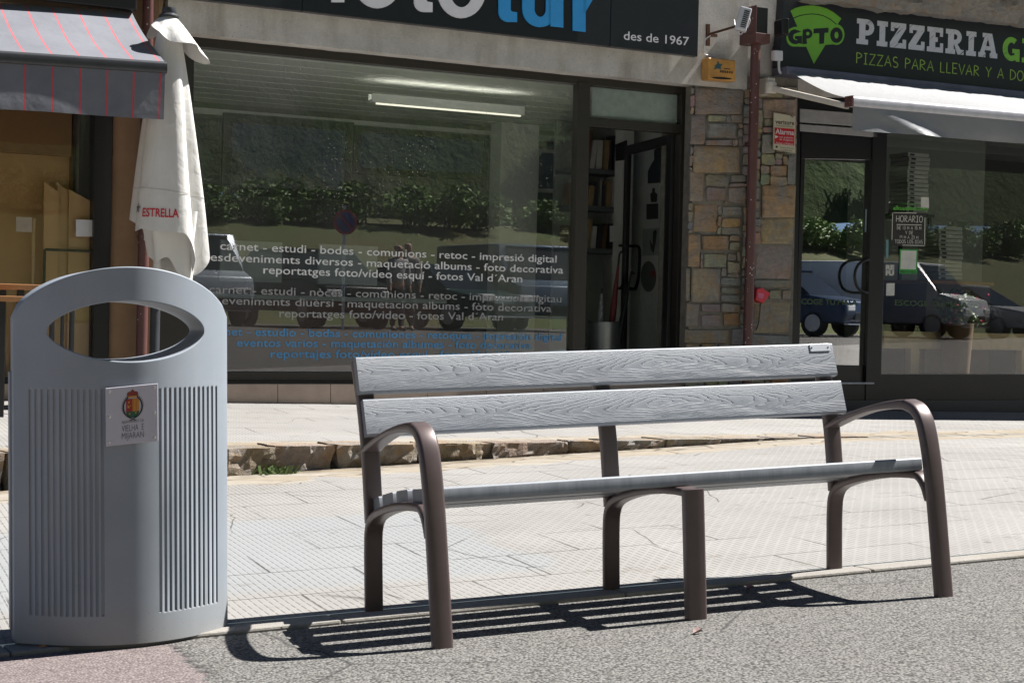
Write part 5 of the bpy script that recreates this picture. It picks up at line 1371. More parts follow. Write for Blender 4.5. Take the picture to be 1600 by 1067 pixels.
framed("framed_picture", "small upright framed picture beyond the right panorama in the photo shop", [(838, 232), (875, 235), (873, 302), (836, 300)], 16.0, .04, pm("blue_print", (.05, .10, .2), .4), MAT['roomw'])
mb = MB(); mb.box((fac(768, 300, 15.9).x, 15.7, FZ), (fac(826, 300, 15.9).x, 15.95, CZ - .01)); tag(mb.build("white_column", MAT['roomw']), "white square column inside the photo shop right of the panoramas", "column")
YT = 13.6; a = fac(578, 161.5, YT); b = fac(816, 184, YT)
e = empty("ceiling_light", V(((a.x + b.x) / 2, YT, a.z)), "long fluorescent tube light under the photo shop ceiling", "ceiling light")
mb = MB(); mb.box((a.x, YT - .035, a.z + .008), (b.x, YT + .035, a.z + .03)); mb.box((a.x, YT - .045, a.z + .006), (b.x, YT - .036, a.z + .085)); mb.box((a.x, YT + .036, a.z + .006), (b.x, YT + .045, a.z + .085)); mb.build("housing", MAT['roomw'], e)
mb = MB(); mb.box((a.x + .06, YT - .012, a.z - .006), (b.x - .02, YT + .012, a.z + .007)); mb.build("diffuser", pm("lit_diffuser", (1, .93, .78), .5, emit=.42), e)
mb = MB(); mb.tube([V((a.x + .08, YT, a.z + .052)), V((b.x - .05, YT, a.z + .052))], .013, 8); mb.build("tube", pm("hidden_uplight", (1, .95, .85), .5, emit=3.2), e)  # extra uplight tube, unseen inside the housing, added to brighten ceiling and room
# counter with monitor, table
def boxthing(name, lab, cat, x0, x1, y0, y1, z0, z1, m, grp=None, bev=.004):
    mb = MB(); mb.box((x0, y0, z0), (x1, y1, z1)); return tag(mb.build(name, m, bevel=bev), lab, cat, grp)
e = empty("shop_counter", V((5.2, 13.6, FZ)), "dark red wood counter behind the photo shop window", "counter")
mb = MB(); mb.box((4.3, 13.4, FZ), (6.4, 13.46, FZ + .72)); mb.box((4.3, 13.46, FZ), (4.36, 14.0, FZ + .72)); mb.box((6.34, 13.46, FZ), (6.4, 14.0, FZ + .72)); mb.build("panel", pm("dark_red_wood", (.09, .028, .02), .4, 0, .2, 5), e)
mb = MB(); mb.box((4.25, 13.34, FZ + .722), (6.45, 14.05, FZ + .76)); mb.build("worktop", MAT['roomg'], e, bevel=.004)
for lab, x in (("left flat monitor on the dark red counter in the photo shop", 4.75), ("right flat monitor on the dark red counter in the photo shop", 5.65)):
    e = empty("monitor", V((x, 13.7, FZ + .76)), lab, "monitor")
    mb = MB(); mb.box((x - .28, 13.70, FZ + .87), (x + .28, 13.74, FZ + 1.22)); mb.build("screen", MAT['roomg'], e, bevel=.006)
    mb = MB(); mb.box((x - .03, 13.72, FZ + .77), (x + .03, 13.745, FZ + .88)); mb.box((x - .12, 13.62, FZ + .761), (x + .12, 13.8, FZ + .775)); mb.build("stand", MAT['dkgrey'], e)
# shelves seen through the open door
sx0, sx1 = fac(884, 300, 14.9).x, fac(964, 300, 14.9).x
sh = empty("wall_shelf", V(((sx0 + sx1) / 2, 15.0, FZ)), "grey wall shelves full of books and frames behind the open shop door", "shelf")
SHV = [(264, 'upper'), (322, 'middle'), (388, 'lower')]
mb = MB(); mb.box((sx0, 15.13, FZ), (sx1, 15.17, CZ - .02)); mb.build("back_panel", MAT['roomg'], sh)
rb_ = random.Random(5)
bkm = [pm("book_%s" % n, c, .6) for n, c in (("brown", (.16, .09, .05)), ("white", (.5, .5, .48)), ("dark", (.05, .05, .06)), ("tan", (.35, .25, .14)), ("greyish", (.25, .25, .25)))]
shz = []
for v, nm in SHV:
    z = fac(925, v, 14.85).z; shz.append(z)
    mb = MB(); mb.box((sx0, 14.82, z - .05), (sx1, 15.13, z)); mb.build("board", pm("shelf_board", (.12, .14, .15), .5), sh, bevel=.003)
for z, (v, nm) in zip(shz, SHV):
    x = sx0 + .02; ii = 0
    while x < sx1 - .04:
        w_ = rb_.uniform(.025, .07); h_ = rb_.uniform(.20, .30) if nm != 'upper' else rb_.uniform(.28, .42); d_ = rb_.uniform(.14, .2); ln = rb_.uniform(-.02, .12)
        if x + w_ > sx1 - .01: break
        mb = MB(); mb.prism([V((x, 14.86, z)), V((x + w_, 14.86, z)), V((x + w_ + ln * .4, 14.86, z + h_)), V((x + ln * .4, 14.86, z + h_))], (0, d_, 0))
        tag(mb.build("book", rb_.choice(bkm), bevel=.003), "upright books and frames along the %s wall shelf of the photo shop" % nm, "book", "books on the %s wall shelf" % nm)
        x += w_ + rb_.uniform(.004, .03)
mb = MB(); mb.box((fac(966, 300, 14.7).x, 14.62, FZ), (fac(982, 300, 14.7).x, 14.78, CZ - .01)); tag(mb.build("white_post", MAT['roomw']), "narrow white post beside the wall shelves behind the shop door", "post")
pd_ = pm("poster_dark", (.035, .037, .042), .5); pg_ = pm("poster_grey", (.16, .17, .18), .5)
def wallq(u0, v0, u1, v1):      # rectangle on the side wall X=RX1
    def w(u, v): d = ray(u, v); return d * ((RX1 - .012) / d.x)
    return [w(u0, v0), w(u1, v0), w(u1, v1), w(u0, v1)]
def poster(lab, polys, cat="poster"):
    e = None
    for i, (pts, m_, nm) in enumerate(polys):
        P = []
        for u, v in pts:
            d = ray(u, v); P.append(d * ((RX1 - .006 - .004 * i) / d.x))
        if i == 0:
            e = empty("wall_poster", P[-1], lab, cat)
        mb = MB(); mb.prism(P, (.003, 0, 0)); mb.build(nm, m_, e)
poster("large poster with a dark standing portrait behind the open door glass", [([(1006, 225), (1047, 222), (1046, 285), (1006, 288)], MAT['roomw'], "sheet"), ([(1012, 287), (1012, 268), (1018, 256), (1022, 250), (1022, 236), (1030, 226), (1046, 224), (1045, 285)], pd_, "portrait")])
poster("white poster with a dark bottle and small black panel behind the open door glass", [([(1006, 292), (1044, 289), (1044, 345), (1006, 347)], MAT['roomw'], "sheet"), ([(1017, 316), (1016, 304), (1019, 300), (1019, 294), (1023, 294), (1023, 300), (1027, 304), (1026, 316)], pd_, "bottle"), ([(1010, 319), (1028, 318), (1028, 342), (1010, 343)], pd_, "black_panel")])
poster("poster with a thin dark bird figure behind the open door glass", [([(1004, 358), (1044, 355), (1043, 398), (1004, 400)], pm("poster_pale", (.42, .46, .46), .5), "sheet"), ([(1015, 374), (1020, 385), (1020, 362), (1024, 359), (1026, 362), (1024, 378), (1021, 396), (1017, 390)], pd_, "figure")])
poster("round dark picture with a red spot behind the open door glass", [([(1013 + 12 * math.cos(i * math.pi / 12), 432 + 24 * math.sin(i * math.pi / 12)) for i in range(24)], pg_, "disc"), ([(1016, 426), (1021, 422), (1023, 430), (1018, 434)], pm("poster_red", (.35, .05, .05), .5), "spot")])
mb = MB(); pp = [fac(u, v, 14.6) for u, v in ((953, 353), (977, 353), (977, 378), (953, 378))]; mb.prism(pp, (0, .006, 0)); tag(mb.build("photo_print", MAT['roomw']), "white photo print on the post beside the shop door", "photo")
mb = MB(); pp = [fac(u, v, 14.58) for u, v in ((962, 226), (980, 219), (980, 250), (962, 252))]; mb.prism(pp, (0, .006, 0)); tag(mb.build("dark_photo_print", pd_), "dark photo print near the top of the post behind the shop door", "photo")
# umbrella stand with umbrellas behind the door
uc = fac(945, 503, 13.1); us = empty("umbrella_stand", V((uc.x, 13.1, FZ)), "grey metal umbrella bin standing inside the open shop door", "umbrella stand")
mb = MB(); rr_ = .15; mb.lathe((uc.x, 13.1, FZ), [(0, 0), (rr_, 0), (rr_, uc.z - FZ), (rr_ + .006, uc.z - FZ + .006), (rr_ - .006, uc.z - FZ), (rr_ - .006, .02), (0, .02)], 28); mb.build("bin_body", pm("dull_zinc", (.30, .31, .33), .35, .8), us, True)
for lab, x, tx, tz, m_, hook in (("short patterned umbrella in the metal stand by the door", -.06, .02, .26, pm("umbrella_pattern", (.25, .25, .27), .6, 0, .6, 40), 0), ("dark red folded umbrella in the metal stand by the door", .02, .11, .52, pm("umbrella_red", (.14, .02, .02), .6), 1), ("black folded umbrella leaning right in the metal stand", .08, .17, .34, MAT['black'], 1)):
    b0 = V((uc.x + x, 13.1, FZ + .03)); t0 = V((uc.x + x + tx, 13.1, uc.z + tz)); e = empty("folded_umbrella", b0, lab, "umbrella", "umbrellas in the stand")
    mb = MB(); mb.tube([b0.lerp(t0, k / 6) for k in range(7)], .03, 10, scales=[.35, .6, .85, 1, 1, .7, .35]); mb.build("folded_canopy", m_, e, True)
    mb = MB(); mb.tube(smooth_path([t0, t0 + (t0 - b0).normalized() * .10, t0 + V((.03, 0, .13)), t0 + V((.06, 0, .11))] if hook else [t0, t0 + (t0 - b0).normalized() * .05], 4), .010, 8); mb.build("handle", MAT['black'], e, True)

# ================================================================== PIZZERIA WINDOW AND ROOM
YP2 = YB + .046
def sticker(lab, quad, m_, texts=(), cat="sticker", name="sticker", tm=None):
    e = empty(name, fac(quad[3][0], quad[3][1], YP2), lab, cat)
    mb = MB(); pxbox(mb, quad, YP2, .002); mb.build("sheet", m_, e)
    if texts:
        mb = MB()
        for t in texts: t(mb)
        mb.build("lettering", tm, e)
    return e
GLET = pm("lime_lettering", (.10, .45, .05), .5); WLET = pm("white_lettering", (.6, .6, .58), .6); BLKS = pm("slate_black", (.022, .02, .02), .6, 0, .2)
e = empty("web_address_lettering", fac(1395, 328, YP2), "bright green web address lettering above the opening hours", "lettering")
mb = MB(); put_text(mb, "alkuunline.com", (1395.5, 328.2), (1450, 329.2), 7.0, YP2, .02); mb.build("lettering", GLET, e)
mb = MB(); put_text(mb, "Tu tienda online en", (1408, 319.2), (1436, 320), 2.6, YP2); mb.build("lettering", GLET, e)
sticker("small white square sticker at the top right of the green web address", [(1439, 308), (1451.5, 308.3), (1451.5, 325.5), (1439, 325)], WLET)
e = sticker("black opening hours board with chalk style writing on the pizzeria window", [(1394, 331.5), (1447, 333), (1446.5, 385), (1392.5, 384)], BLKS, [
    lambda mb: hand_text(mb, "HORARIO", (1400, 346.5), (1441.5, 347.5), 9.6, YP2 - .002, .11), lambda mb: hand_text(mb, "DE 13 H A 15 H", (1401.5, 358.5), (1439, 359), 5.0, YP2 - .002, .13),
    lambda mb: hand_text(mb, "Y DE", (1414.5, 366.3), (1426.5, 366.5), 5.0, YP2 - .002, .13), lambda mb: hand_text(mb, "19 H A 23 H", (1405.5, 372.8), (1434.5, 373.4), 4.6, YP2 - .002, .13),
    lambda mb: hand_text(mb, "TODOS LOS DIAS", (1398, 380.2), (1441.5, 380.9), 5.6, YP2 - .002, .12)], "sign", "opening_hours_board", WLET)
mb = MB()
for p, q in (((1396, 332.4), (1432, 333.2)), ((1445.3, 340), (1444.6, 383)), ((1410, 383.1), (1444.6, 384)), ((1394.8, 333), (1393.6, 375)), ((1401, 351), (1440, 351.7))):
    dx, dy = q[0] - p[0], q[1] - p[1]; L2 = math.hypot(dx, dy); nx, ny = -dy / L2 * .55, dx / L2 * .55
    pxpoly(mb, [(p[0]+nx, p[1]+ny), (q[0]+nx, q[1]+ny), (q[0]-nx, q[1]-ny), (p[0]-nx, p[1]-ny)], YP2 - .002)
mb.build("chalk_line", WLET, e)
e = sticker("white sticker in a bright green frame below the opening hours board", [(1406, 389.5), (1434, 390), (1433, 428), (1405, 427.5)], pm("green_frame", (.03, .33, .05), .5), [lambda mb: put_text(mb, "PIDE TU PIZZA", (1407, 426.3), (1431.5, 426.8), 3.3, YP2 - .002, .02)], "sticker", "sticker", BLKS)
mb = MB(); pxbox(mb, [(1408, 391.5), (1432, 392), (1431, 421), (1407, 420.5)], YP2 - .002, .0015); mb.build("white_field", WLET, e)
sticker("grey sticker reading REFU at the left edge of the pizzeria window", [(1383, 413), (1398, 413), (1398, 431), (1382.5, 431)], pm("grey_sticker", (.16, .16, .17), .6), [lambda mb: put_text(mb, "RE", (1384, 421.3), (1397, 421.3), 7.2, YP2 - .002, .05), lambda mb: put_text(mb, "FU", (1384, 430), (1396.5, 430), 7.2, YP2 - .002, .05)], "sticker", "sticker", WLET)
sticker("small white sticker with a dark strip under the REFU sticker", [(1385, 442.5), (1398, 442.5), (1397.5, 462), (1384.5, 462)], WLET)
sticker("narrow pale blue sticker above the REFU sticker", [(1384.5, 375), (1388.5, 375), (1388, 404), (1384, 404)], pm("pale_blue_sticker", (.14, .28, .32), .6))
sticker("narrow striped sticker on the right stile of the pizzeria door", [(1352.5, 327), (1356, 327), (1355, 363), (1351.5, 363)], pm("grey_blue_sticker", (.22, .30, .33), .6))
# pine bench behind the glass
bx0 = fac(1381, 530, 12.5).x; bx1 = fac(1720, 530, 12.5).x; zt1 = fac(1440, 518.5, 12.5).z; zb1 = fac(1440, 545, 12.5).z
e = empty("pine_bench", V((bx0 + 1, 12.6, PZ)), "long pale pine bench behind the pizzeria window", "bench")
mb = MB(); mb.box((bx0, 12.5, zb1), (bx1, 12.53, zt1)); mb.build("front_board", MAT['pine'], e, bevel=.003)
mb = MB(); mb.box((bx0, 12.531, zt1 - .03), (bx1, 12.85, zt1 - .001)); mb.build("seat", MAT['pine'], e, bevel=.003)
for u in (1427, 1600):
    p = fac(u, 560, 12.56); mb = MB(); mb.box((p.x - .055, 12.535, PZ), (p.x + .055, 12.62, zt1 - .031)); mb.build("leg", MAT['pine'], e, bevel=.003)
# shelf unit with stacks of pizza boxes
pbm = pm("white_pizza_box", (.50, .50, .47), .7, 0, .06)
def stack(u0, u1, vt, vb, Y, nbox, which):
    a = fac(u0, vb, Y); b = fac(u1, vb, Y); t = fac(u0, vt, Y); h_ = (t.z - a.z) / nbox; w_ = b.x - a.x
    proto = None
    for i in range(nbox):
        if proto is None:
            mb = MB(); mb.box((0, 0, 0), (w_, w_, h_ * .86)); proto = mb.build("pizza_box", pbm, bevel=.003); o = proto
            mb = MB(); mb.box((.03, -.003, h_ * .2), (.09, .001, h_ * .62)); s_ = mb.build("slot", MAT['black'], o)
        else: o = copy_tree(proto)
        o.location = V((a.x + rb_.uniform(-.006, .006), Y + rb_.uniform(-.01, .01), a.z + i * h_))
        tag(o, "white pizza box in the %s stack inside the pizzeria" % which, "pizza box", "pizza boxes in the %s stack" % which)
stack(1417, 1450, 237, 332, 13.5, 14, "upper left"); stack(1466, 1503, 352, 437, 13.0, 13, "lower right")
e = empty("box_rack", V((fac(1433, 333, 13.6).x, 13.7, PZ)), "dark rack that carries the upper left stack of pizza boxes", "rack")
p0 = fac(1408, 332, 13.45); p1 = fac(1460, 332, 13.45); mb = MB(); mb.box((p0.x, 13.45, p0.z - .035), (p1.x, 14.0, p0.z - .003)); mb.build("shelf_board", MAT['dkgrey'], e)
for xx in (p0.x + .02, p1.x - .05): mb = MB(); mb.box((xx, 13.47, PZ), (xx + .03, 13.5, p0.z - .036)); mb.build("leg", MAT['dkgrey'], e)
e = empty("counter_block", V((fac(1485, 440, 13.1).x, 13.2, PZ)), "dark brown counter block under the lower right stack of pizza boxes", "counter")
p0 = fac(1448, 437, 12.95); p1 = fac(1548, 437, 12.95); mb = MB(); mb.box((p0.x, 12.95, PZ), (p1.x, 13.6, p0.z - .04)); mb.build("body", pm("dark_brown_laminate", (.075, .045, .025), .5), e)
mb = MB(); mb.box((p0.x - .02, 12.92, p0.z - .039), (p1.x + .02, 13.62, p0.z - .002)); mb.build("worktop", MAT['wood'], e, bevel=.003)

# ================================================================== PLANTS, LEAVES
def leaf_cloud(mb, cen, rad, n, size, rng, flat=.6, col=None):
    for _ in range(n):
        while True:
            d = V((rng.uniform(-1, 1), rng.uniform(-1, 1), rng.uniform(-1, 1)))
            if d.length < 1: break
        d *= .55 + .45 * rng.random()
        c = V(cen) + V((d.x * rad[0], d.y * rad[1], d.z * rad[2])); s_ = size * rng.uniform(.6, 1.4)
        a = V((rng.gauss(0, 1), rng.gauss(0, 1), rng.gauss(0, flat))).normalized(); b = a.cross(V((rng.gauss(0, 1), rng.gauss(0, 1), rng.gauss(0, 1)))).normalized()
        mb.add([c - a * s_, c - b * s_ * .5, c + a * s_, c + b * s_ * .5], [(0, 1, 2, 3)], col)
rg = random.Random(21)
pc = fac(1497, 452, 12.33); pb = fac(1490, 505, 12.33).z
e = empty("potted_plant", V((pc.x, 12.33, PZ)), "leafy potted plant with pink flowers standing behind the pizzeria window", "plant")
mb = MB(); mb.lathe((pc.x, 12.33, PZ), [(0, 0), (.11, 0), (.16, pb - PZ), (.145, pb - PZ), (.13, pb - PZ - .03), (0, pb - PZ - .03)], 24); mb.build("pot", pm("brown_pot", (.13, .075, .04), .7), e, True)
mb = MB(); leaf_cloud(mb, (pc.x, 12.33, pb + .17), (.32, .13, .20), 620, .036, rg); leaf_cloud(mb, (pc.x + .05, 12.30, pb + .02), (.28, .10, .10), 200, .034, rg); mb.build("foliage", m_leaf("pot_leaf", (.12, .17, .045)), e)
mb = MB()
for i in range(11): leaf_cloud(mb, (pc.x + rg.uniform(-.26, .30), 12.20 + rg.uniform(0, .06), pb + rg.uniform(-.05, .28)), (.02, .02, .02), 10, .013, rg)
mb.build("flowers", pm("pink_petal", (.6, .07, .14), .6), e)
# weed tuft at the foot of the stone step, stray leaves on the ground
kx = 3.10; wp = kb(kx); mb = MB(); wp = V((wp.x, wp.y - .05, wp.z))
for i in range(46):
    a = rg.uniform(0, 6.28); r_ = rg.uniform(0, .13); c = wp + V((r_ * math.cos(a), r_ * .4 * math.sin(a), .0)); t = c + V((rg.uniform(-.04, .04), rg.uniform(-.03, .02), rg.uniform(.015, .05))); s_ = V((.008, 0, .002)); mb.add([c - s_, c + s_, t + s_ * 1.3, t - s_ * .4], [(0, 1, 2, 3)])
tag(mb.build("weed_tuft", m_leaf("weed_leaf", (.11, .17, .04))), "small green weed tuft at the foot of the stone step", "weed")
def leaf_at(u, v, size, col, lab, plane=BO, rz=0):
    p = hit(u, v, plane, EZ) + EZ * .004; c, s_ = math.cos(rz), math.sin(rz); mb = MB()
    loc = [(-1, 0, .0), (-.4, .38, .012), (.35, .34, .016), (1, .02, .004), (.35, -.34, .012), (-.4, -.36, .008), (0, 0, .002)]
    P = [p + V((size * (x * c - y * s_), size * (x * s_ + y * c), z)) for x, y, z in loc]
    mb.add(P + [q + V((0, 0, -.0015)) for q in P], [(i, (i+1) % 6, 6) for i in range(6)] + [(7 + (i+1) % 6, 7 + i, 13) for i in range(6)])
    tag(mb.build("fallen_leaf", pm("dry_leaf", col, .7, 0, .3, 40)), lab, "leaf")
leaf_at(66, 1018, .022, (.42, .16, .05), "orange dry leaf on the red asphalt under the bin")
leaf_at(303, 993, .018, (.45, .28, .10), "tan dry leaf by the right foot of the bin", rz=.6)
leaf_at(367, 989, .018, (.45, .42, .38), "pale dry leaf on the asphalt between bin and bench", rz=1.0)
leaf_at(1090, 990, .022, (.22, .14, .125), "pinkish dry leaf in front of the middle bench leg", rz=.2)
leaf_at(1172, 921, .024, (.25, .12, .14), "dark reddish leaf in the shadow under the bench", rz=.3)

# ================================================================== ACROSS THE STREET (mirrored in the shop glass)
GZ = -.42
mb = MB(); xs = [-60 + 6 * i for i in range(34)]; ys = [-13.9, -14.6, -16, -18, -20, -22, -24, -26, -28]
def bank(x, y):
    d = -14 - y
    z = GZ + 2.7 * sstep(.3, 5.0, d) + max(0, d - 5) * .11 + .25 * mnoise.noise(V((x * .12, y * .2, 0)))
    return z if d > 0 else GZ - .02
for x in xs:
    for y in ys: mb.v.append(V((x, y, bank(x, y))))
mb.col = [None] * len(mb.v); n = len(ys)
mb.f = [(i*n+j, i*n+j+1, (i+1)*n+j+1, (i+1)*n+j) for i in range(len(xs)-1) for j in range(n-1)]
k = NT("dry_grass"); p = k.pos(); c = k.mix(k.mapr(k.noise(p, .5, 5), .35, .65), (.13, .115, .045), (.085, .12, .03)); c = k.mix(k.mapr(k.noise(p, 14, 4), .3, .8, .4, 0), c, (.05, .05, .02)); k.set(k.b.inputs['Base Color'], c); k.b.inputs['Roughness'].default_value = .9; k.set(k.b.inputs['Normal'], k.bump(k.noise(p, 18, 4), .8, .05))
tag(mb.build("grass_bank", k.m, smooth=True), kind="structure")
mb = MB(); xs = [-260 + 12 * i for i in range(56)]; n = 14
for x in xs:
    for j in range(n):
        d = j / (n - 1); y = -24.5 - 220 * d ** 1.6
        z = 3.6 + d ** 1.1 * (95 + 45 * mnoise.noise(V((x * .008, 3, 1))) + 18 * mnoise.noise(V((x * .03, d * 3, 1)))) + 4 * mnoise.noise(V((x * .1, d * 9, 2)))
        mb.v.append(V((x, y, z)))
mb.col = [None] * len(mb.v); mb.f = [(i*n+j, i*n+j+1, (i+1)*n+j+1, (i+1)*n+j) for i in range(len(xs)-1) for j in range(n-1)]
k = NT("forest_slope"); p = k.pos(); c = k.mix(k.mapr(k.noise(p, .10, 6, .7), .42, .62), (.035, .055, .022), (.085, .115, .045)); c = k.mix(k.mapr(k.noise(k.mapping(p, loc=(7, 3, 0)), .05, 5, .7), .60, .68, 0, .7), c, (.12, .118, .10)); k.set(k.b.inputs['Base Color'], c); k.b.inputs['Roughness'].default_value = .95; k.b.inputs['Specular IOR Level'].default_value = .1; k.set(k.b.inputs['Normal'], k.bump(k.noise(p, 1.1, 6, .7), 1, .6))
tag(mb.build("wooded_hill", k.m, smooth=True), kind="structure")
lfm = [m_leaf("bush_leaf", (.12, .20, .04)), m_leaf("tree_leaf", (.065, .11, .032))]
def bush():
    e = empty("roadside_bush", V((0, 0, 0)), "leafy green bush on the bank across the street", "bush"); mb = MB()
    for i in range(7): leaf_cloud(mb, (rg.uniform(-1.1, 1.1), rg.uniform(-.5, .5), .5 + rg.uniform(-.25, .6)), (.75, .6, .6), 260, .10, rg)
    mb.build("foliage", lfm[0], e); mb = MB()
    for i in range(3): mb.tube([(rg.uniform(-.3, .3), 0, -.2), (rg.uniform(-.8, .8), 0, .8)], .04, 6)
    mb.build("stem", m_bark_, e); return e
m_bark_ = m_bark()
def tree():
    e = empty("broadleaf_tree", V((0, 0, 0)), "dark broadleaf tree on the hill across the street", "tree"); mb = MB()
    mb.tube([(0, 0, -.4), (.05, .05, 2), (-.05, 0, 4), (.05, 0, 7)], .22, 10, scales=[1.2, 1, .75, .3])
    for i in range(6):
        a = i * 1.1; mb.tube([(0, 0, 2.4 + i * .6), (1.1 * math.cos(a), 1.1 * math.sin(a), 3.6 + i * .6), (1.9 * math.cos(a), 1.9 * math.sin(a), 4.2 + i * .6)], .09, 6, scales=[1, .7, .3])
    mb.build("trunk", m_bark_, e); mb = MB()
    for i in range(17):
        a = rg.uniform(0, 6.28); r_ = rg.uniform(.2, 2.1); z = rg.uniform(2.8, 8); r_ *= 1 - .5 * abs(z - 5) / 4
        leaf_cloud(mb, (r_ * math.cos(a), r_ * math.sin(a), z), (1.15, 1.15, .9), 170, .17, rg)
    mb.build("crown", lfm[1], e); return e
b0 = bush(); t0 = tree()
ordn = ["first", "second", "third", "fourth", "fifth", "sixth", "seventh", "eighth", "ninth", "tenth", "eleventh", "twelfth", "thirteenth", "fourteenth", "fifteenth", "sixteenth"]
for i in range(46):
    o = b0 if i == 0 else copy_tree(b0); x = 5 + i * .92 + rg.uniform(-.5, .5); y = -19.6 + rg.uniform(-.8, .5)
    o.location = (x, y, bank(x, y)); o.rotation_euler.z = rg.uniform(0, 6.28); s_ = rg.uniform(.7, .95); o.scale = (s_, s_, s_ * rg.uniform(.75, 1.1))
    tag(o, "leafy green bush on the grassy bank across the street", "bush", "bushes on the bank across the street")
for i in range(13):
    o = t0 if i == 0 else copy_tree(t0); x = 4 + i * 4.3 + rg.uniform(-1, 1); y = -25.5 + rg.uniform(-3, 1.5)
    o.location = (x, y, bank(x, y)); o.rotation_euler.z = rg.uniform(0, 6.28); s_ = rg.uniform(.38, .62); o.scale = (s_ * 1.15, s_ * 1.15, s_)
    tag(o, "dark broadleaf tree on the hill across the street", "tree", "trees on the hill across the street")
rimm = pm("wheel_rim", (.45, .45, .47), .3, .8); tyre = pm("tyre_rubber", (.02, .02, .02), .8); cgl = pm("car_glass", (.02, .025, .03), .12, 0, .05); lampm = pm("lamp_glass", (.6, .6, .6), .1)
def car(label, cat, name, col, prof, cabin, W, x, y, rz, wheels=(.8, -.5, .33), metal=.3):
    """local: length along x (nose at +x), z up; prof = body side outline, cabin = glasshouse outline"""
    e = empty(name, V((0, 0, 0)), label, cat, "vehicles parked across the street")
    paint = pm("car_paint", col, .38, metal, .03, coat=.2)
    mb = MB(); n = len(prof)
    for sgn, ins in ((-1, 0), (1, 0)): pass
    rings = []
    for t, ins in ((-1, .07), (-.93, .0), (.93, .0), (1, .07)):
        rings.append([V((px * (1 - ins * .3), t * W / 2, pz + ins * .3 * (1 if pz < .5 else -1))) for px, pz in prof])
    vs_ = [p for r_ in rings for p in r_]; fs_ = [tuple(range(n-1, -1, -1)), tuple(3*n + i for i in range(n))]
    for r_ in range(3): fs_ += [(r_*n+i, r_*n+(i+1) % n, (r_+1)*n+(i+1) % n, (r_+1)*n+i) for i in range(n)]
    mb.add(vs_, fs_); mb.build("body", paint, e, True, bevel=.03)
    mb = MB(); n = len(cabin); c0 = min(p[1] for p in cabin); c1 = max(p[1] for p in cabin)
    rings = [[V((px, sg * (W/2 - .06 - .16 * (pz - c0) / (c1 - c0)), pz)) for px, pz in cabin] for sg in (-1, 1)]
    mb.add(rings[0] + rings[1], [tuple(range(n-1, -1, -1)), tuple(n + i for i in range(n))] + [(i, (i+1) % n, n + (i+1) % n, n + i) for i in range(n)]); mb.build("window", cgl, e)
    tp = [p for p in cabin if p[1] > c1 - .12]; xa, xb = min(p[0] for p in tp), max(p[0] for p in tp)
    mb = MB(); mb.box((xa - .03, -W/2 + .20, c1 - .03), (xb + .03, W/2 - .20, c1 + .03)); mb.build("roof", paint, e, bevel=.02)
    for wx in wheels[:2]:
        for sg in (-1, 1):
            r_ = wheels[2]; mb = MB(); mb.lathe((wx, sg * (W/2 - .10), r_), [(0, -.10), (r_ * .8, -.10), (r_, -.07), (r_, .07), (r_ * .8, .10), (0, .10)], 24, 'y'); wh = mb.build("wheel", tyre, e, True)
            mb = MB(); mb.lathe((wx, sg * (W/2 + .005), r_), [(0, -.012), (r_ * .62, -.012), (r_ * .62, .012), (0, .012)], 18, 'y'); mb.build("rim", rimm, wh)
    nx = max(p[0] for p in prof)
    for sg in (-1, 1):
        mb = MB(); mb.box((nx - .22, sg * (W/2 - .30) - .20, .62), (nx - .005, sg * (W/2 - .30) + .20, .78)); mb.build("headlight", lampm, e, bevel=.03)
    mb = MB(); mb.box((nx - .1, -W/4, .42), (nx + .012, W/4, .60)); mb.build("grille", MAT['black'], e, bevel=.02)
    mb = MB(); mb.box((nx - .1, -W/2 + .1, .30), (nx + .02, W/2 - .1, .335)); mb.build("bumper_trim", rimm, e)
    e.location = (x, y, GZ); e.rotation_euler.z = rz; return e
SUVP = [(-2.2, .35), (2.1, .32), (2.2, .55), (2.15, .85), (1.2, 1.0), (-2.2, 1.02), (-2.25, .7)]; SUVC = [(1.25, .98), (.45, 1.58), (-1.6, 1.60), (-2.12, 1.0)]
SEDP = [(-2.2, .33), (2.15, .30), (2.22, .5), (2.1, .74), (1.2, .88), (-1.6, .93), (-2.25, .85)]; SEDC = [(1.25, .86), (.35, 1.38), (-1.0, 1.38), (-1.85, .9)]
VANP = [(-2.5, .35), (2.3, .35), (2.42, .6), (2.3, 1.0), (1.75, 1.15), (1.1, 1.92), (-2.5, 1.95)]; VANC = [(1.82, 1.14), (1.22, 1.84), (.55, 1.86), (.55, 1.16)]
WH = (1.35, -1.35, .33)
def spot(u, Yw): return refl(u, 480, Yw).x
car("black parked suv seen nose on in the photo shop window reflection", "car", "parked_car", (.012, .012, .014), SUVP, SUVC, 1.85, spot(535, -7), -8.6, R(84), WH)
car("dark green parked saloon reflected in the middle of the photo shop window", "car", "parked_car", (.012, .045, .045), SEDP, SEDC, 1.75, spot(725, -7), -8.4, R(72), WH)
car("tall grey blue parked van reflected at the right of the photo shop window", "van", "parked_van", (.10, .14, .19), VANP, VANC, 1.95, spot(880, -7), -9.2, R(94), (1.6, -1.6, .34))
car("pale grey delivery van reflected behind the parasol in the photo shop window", "van", "parked_van", (.30, .33, .37), VANP, VANC, 1.95, spot(350, -7), -10.5, R(88), (1.6, -1.6, .34))
car("dark blue parked estate car reflected in the pizzeria door", "car", "parked_car", (.012, .03, .075), SUVP, SUVC, 1.8, spot(1290, -7), -8.8, R(66), WH)
car("white parked van reflected in the pizzeria window", "van", "parked_van", (.62, .63, .64), VANP, VANC, 1.95, spot(1480, -7), -9.3, R(64), (1.6, -1.6, .34))
car("silver parked car reflected at the right edge of the pizzeria window", "car", "parked_car", (.45, .46, .48), SEDP, SEDC, 1.75, spot(1590, -7), -9.0, R(70), WH)
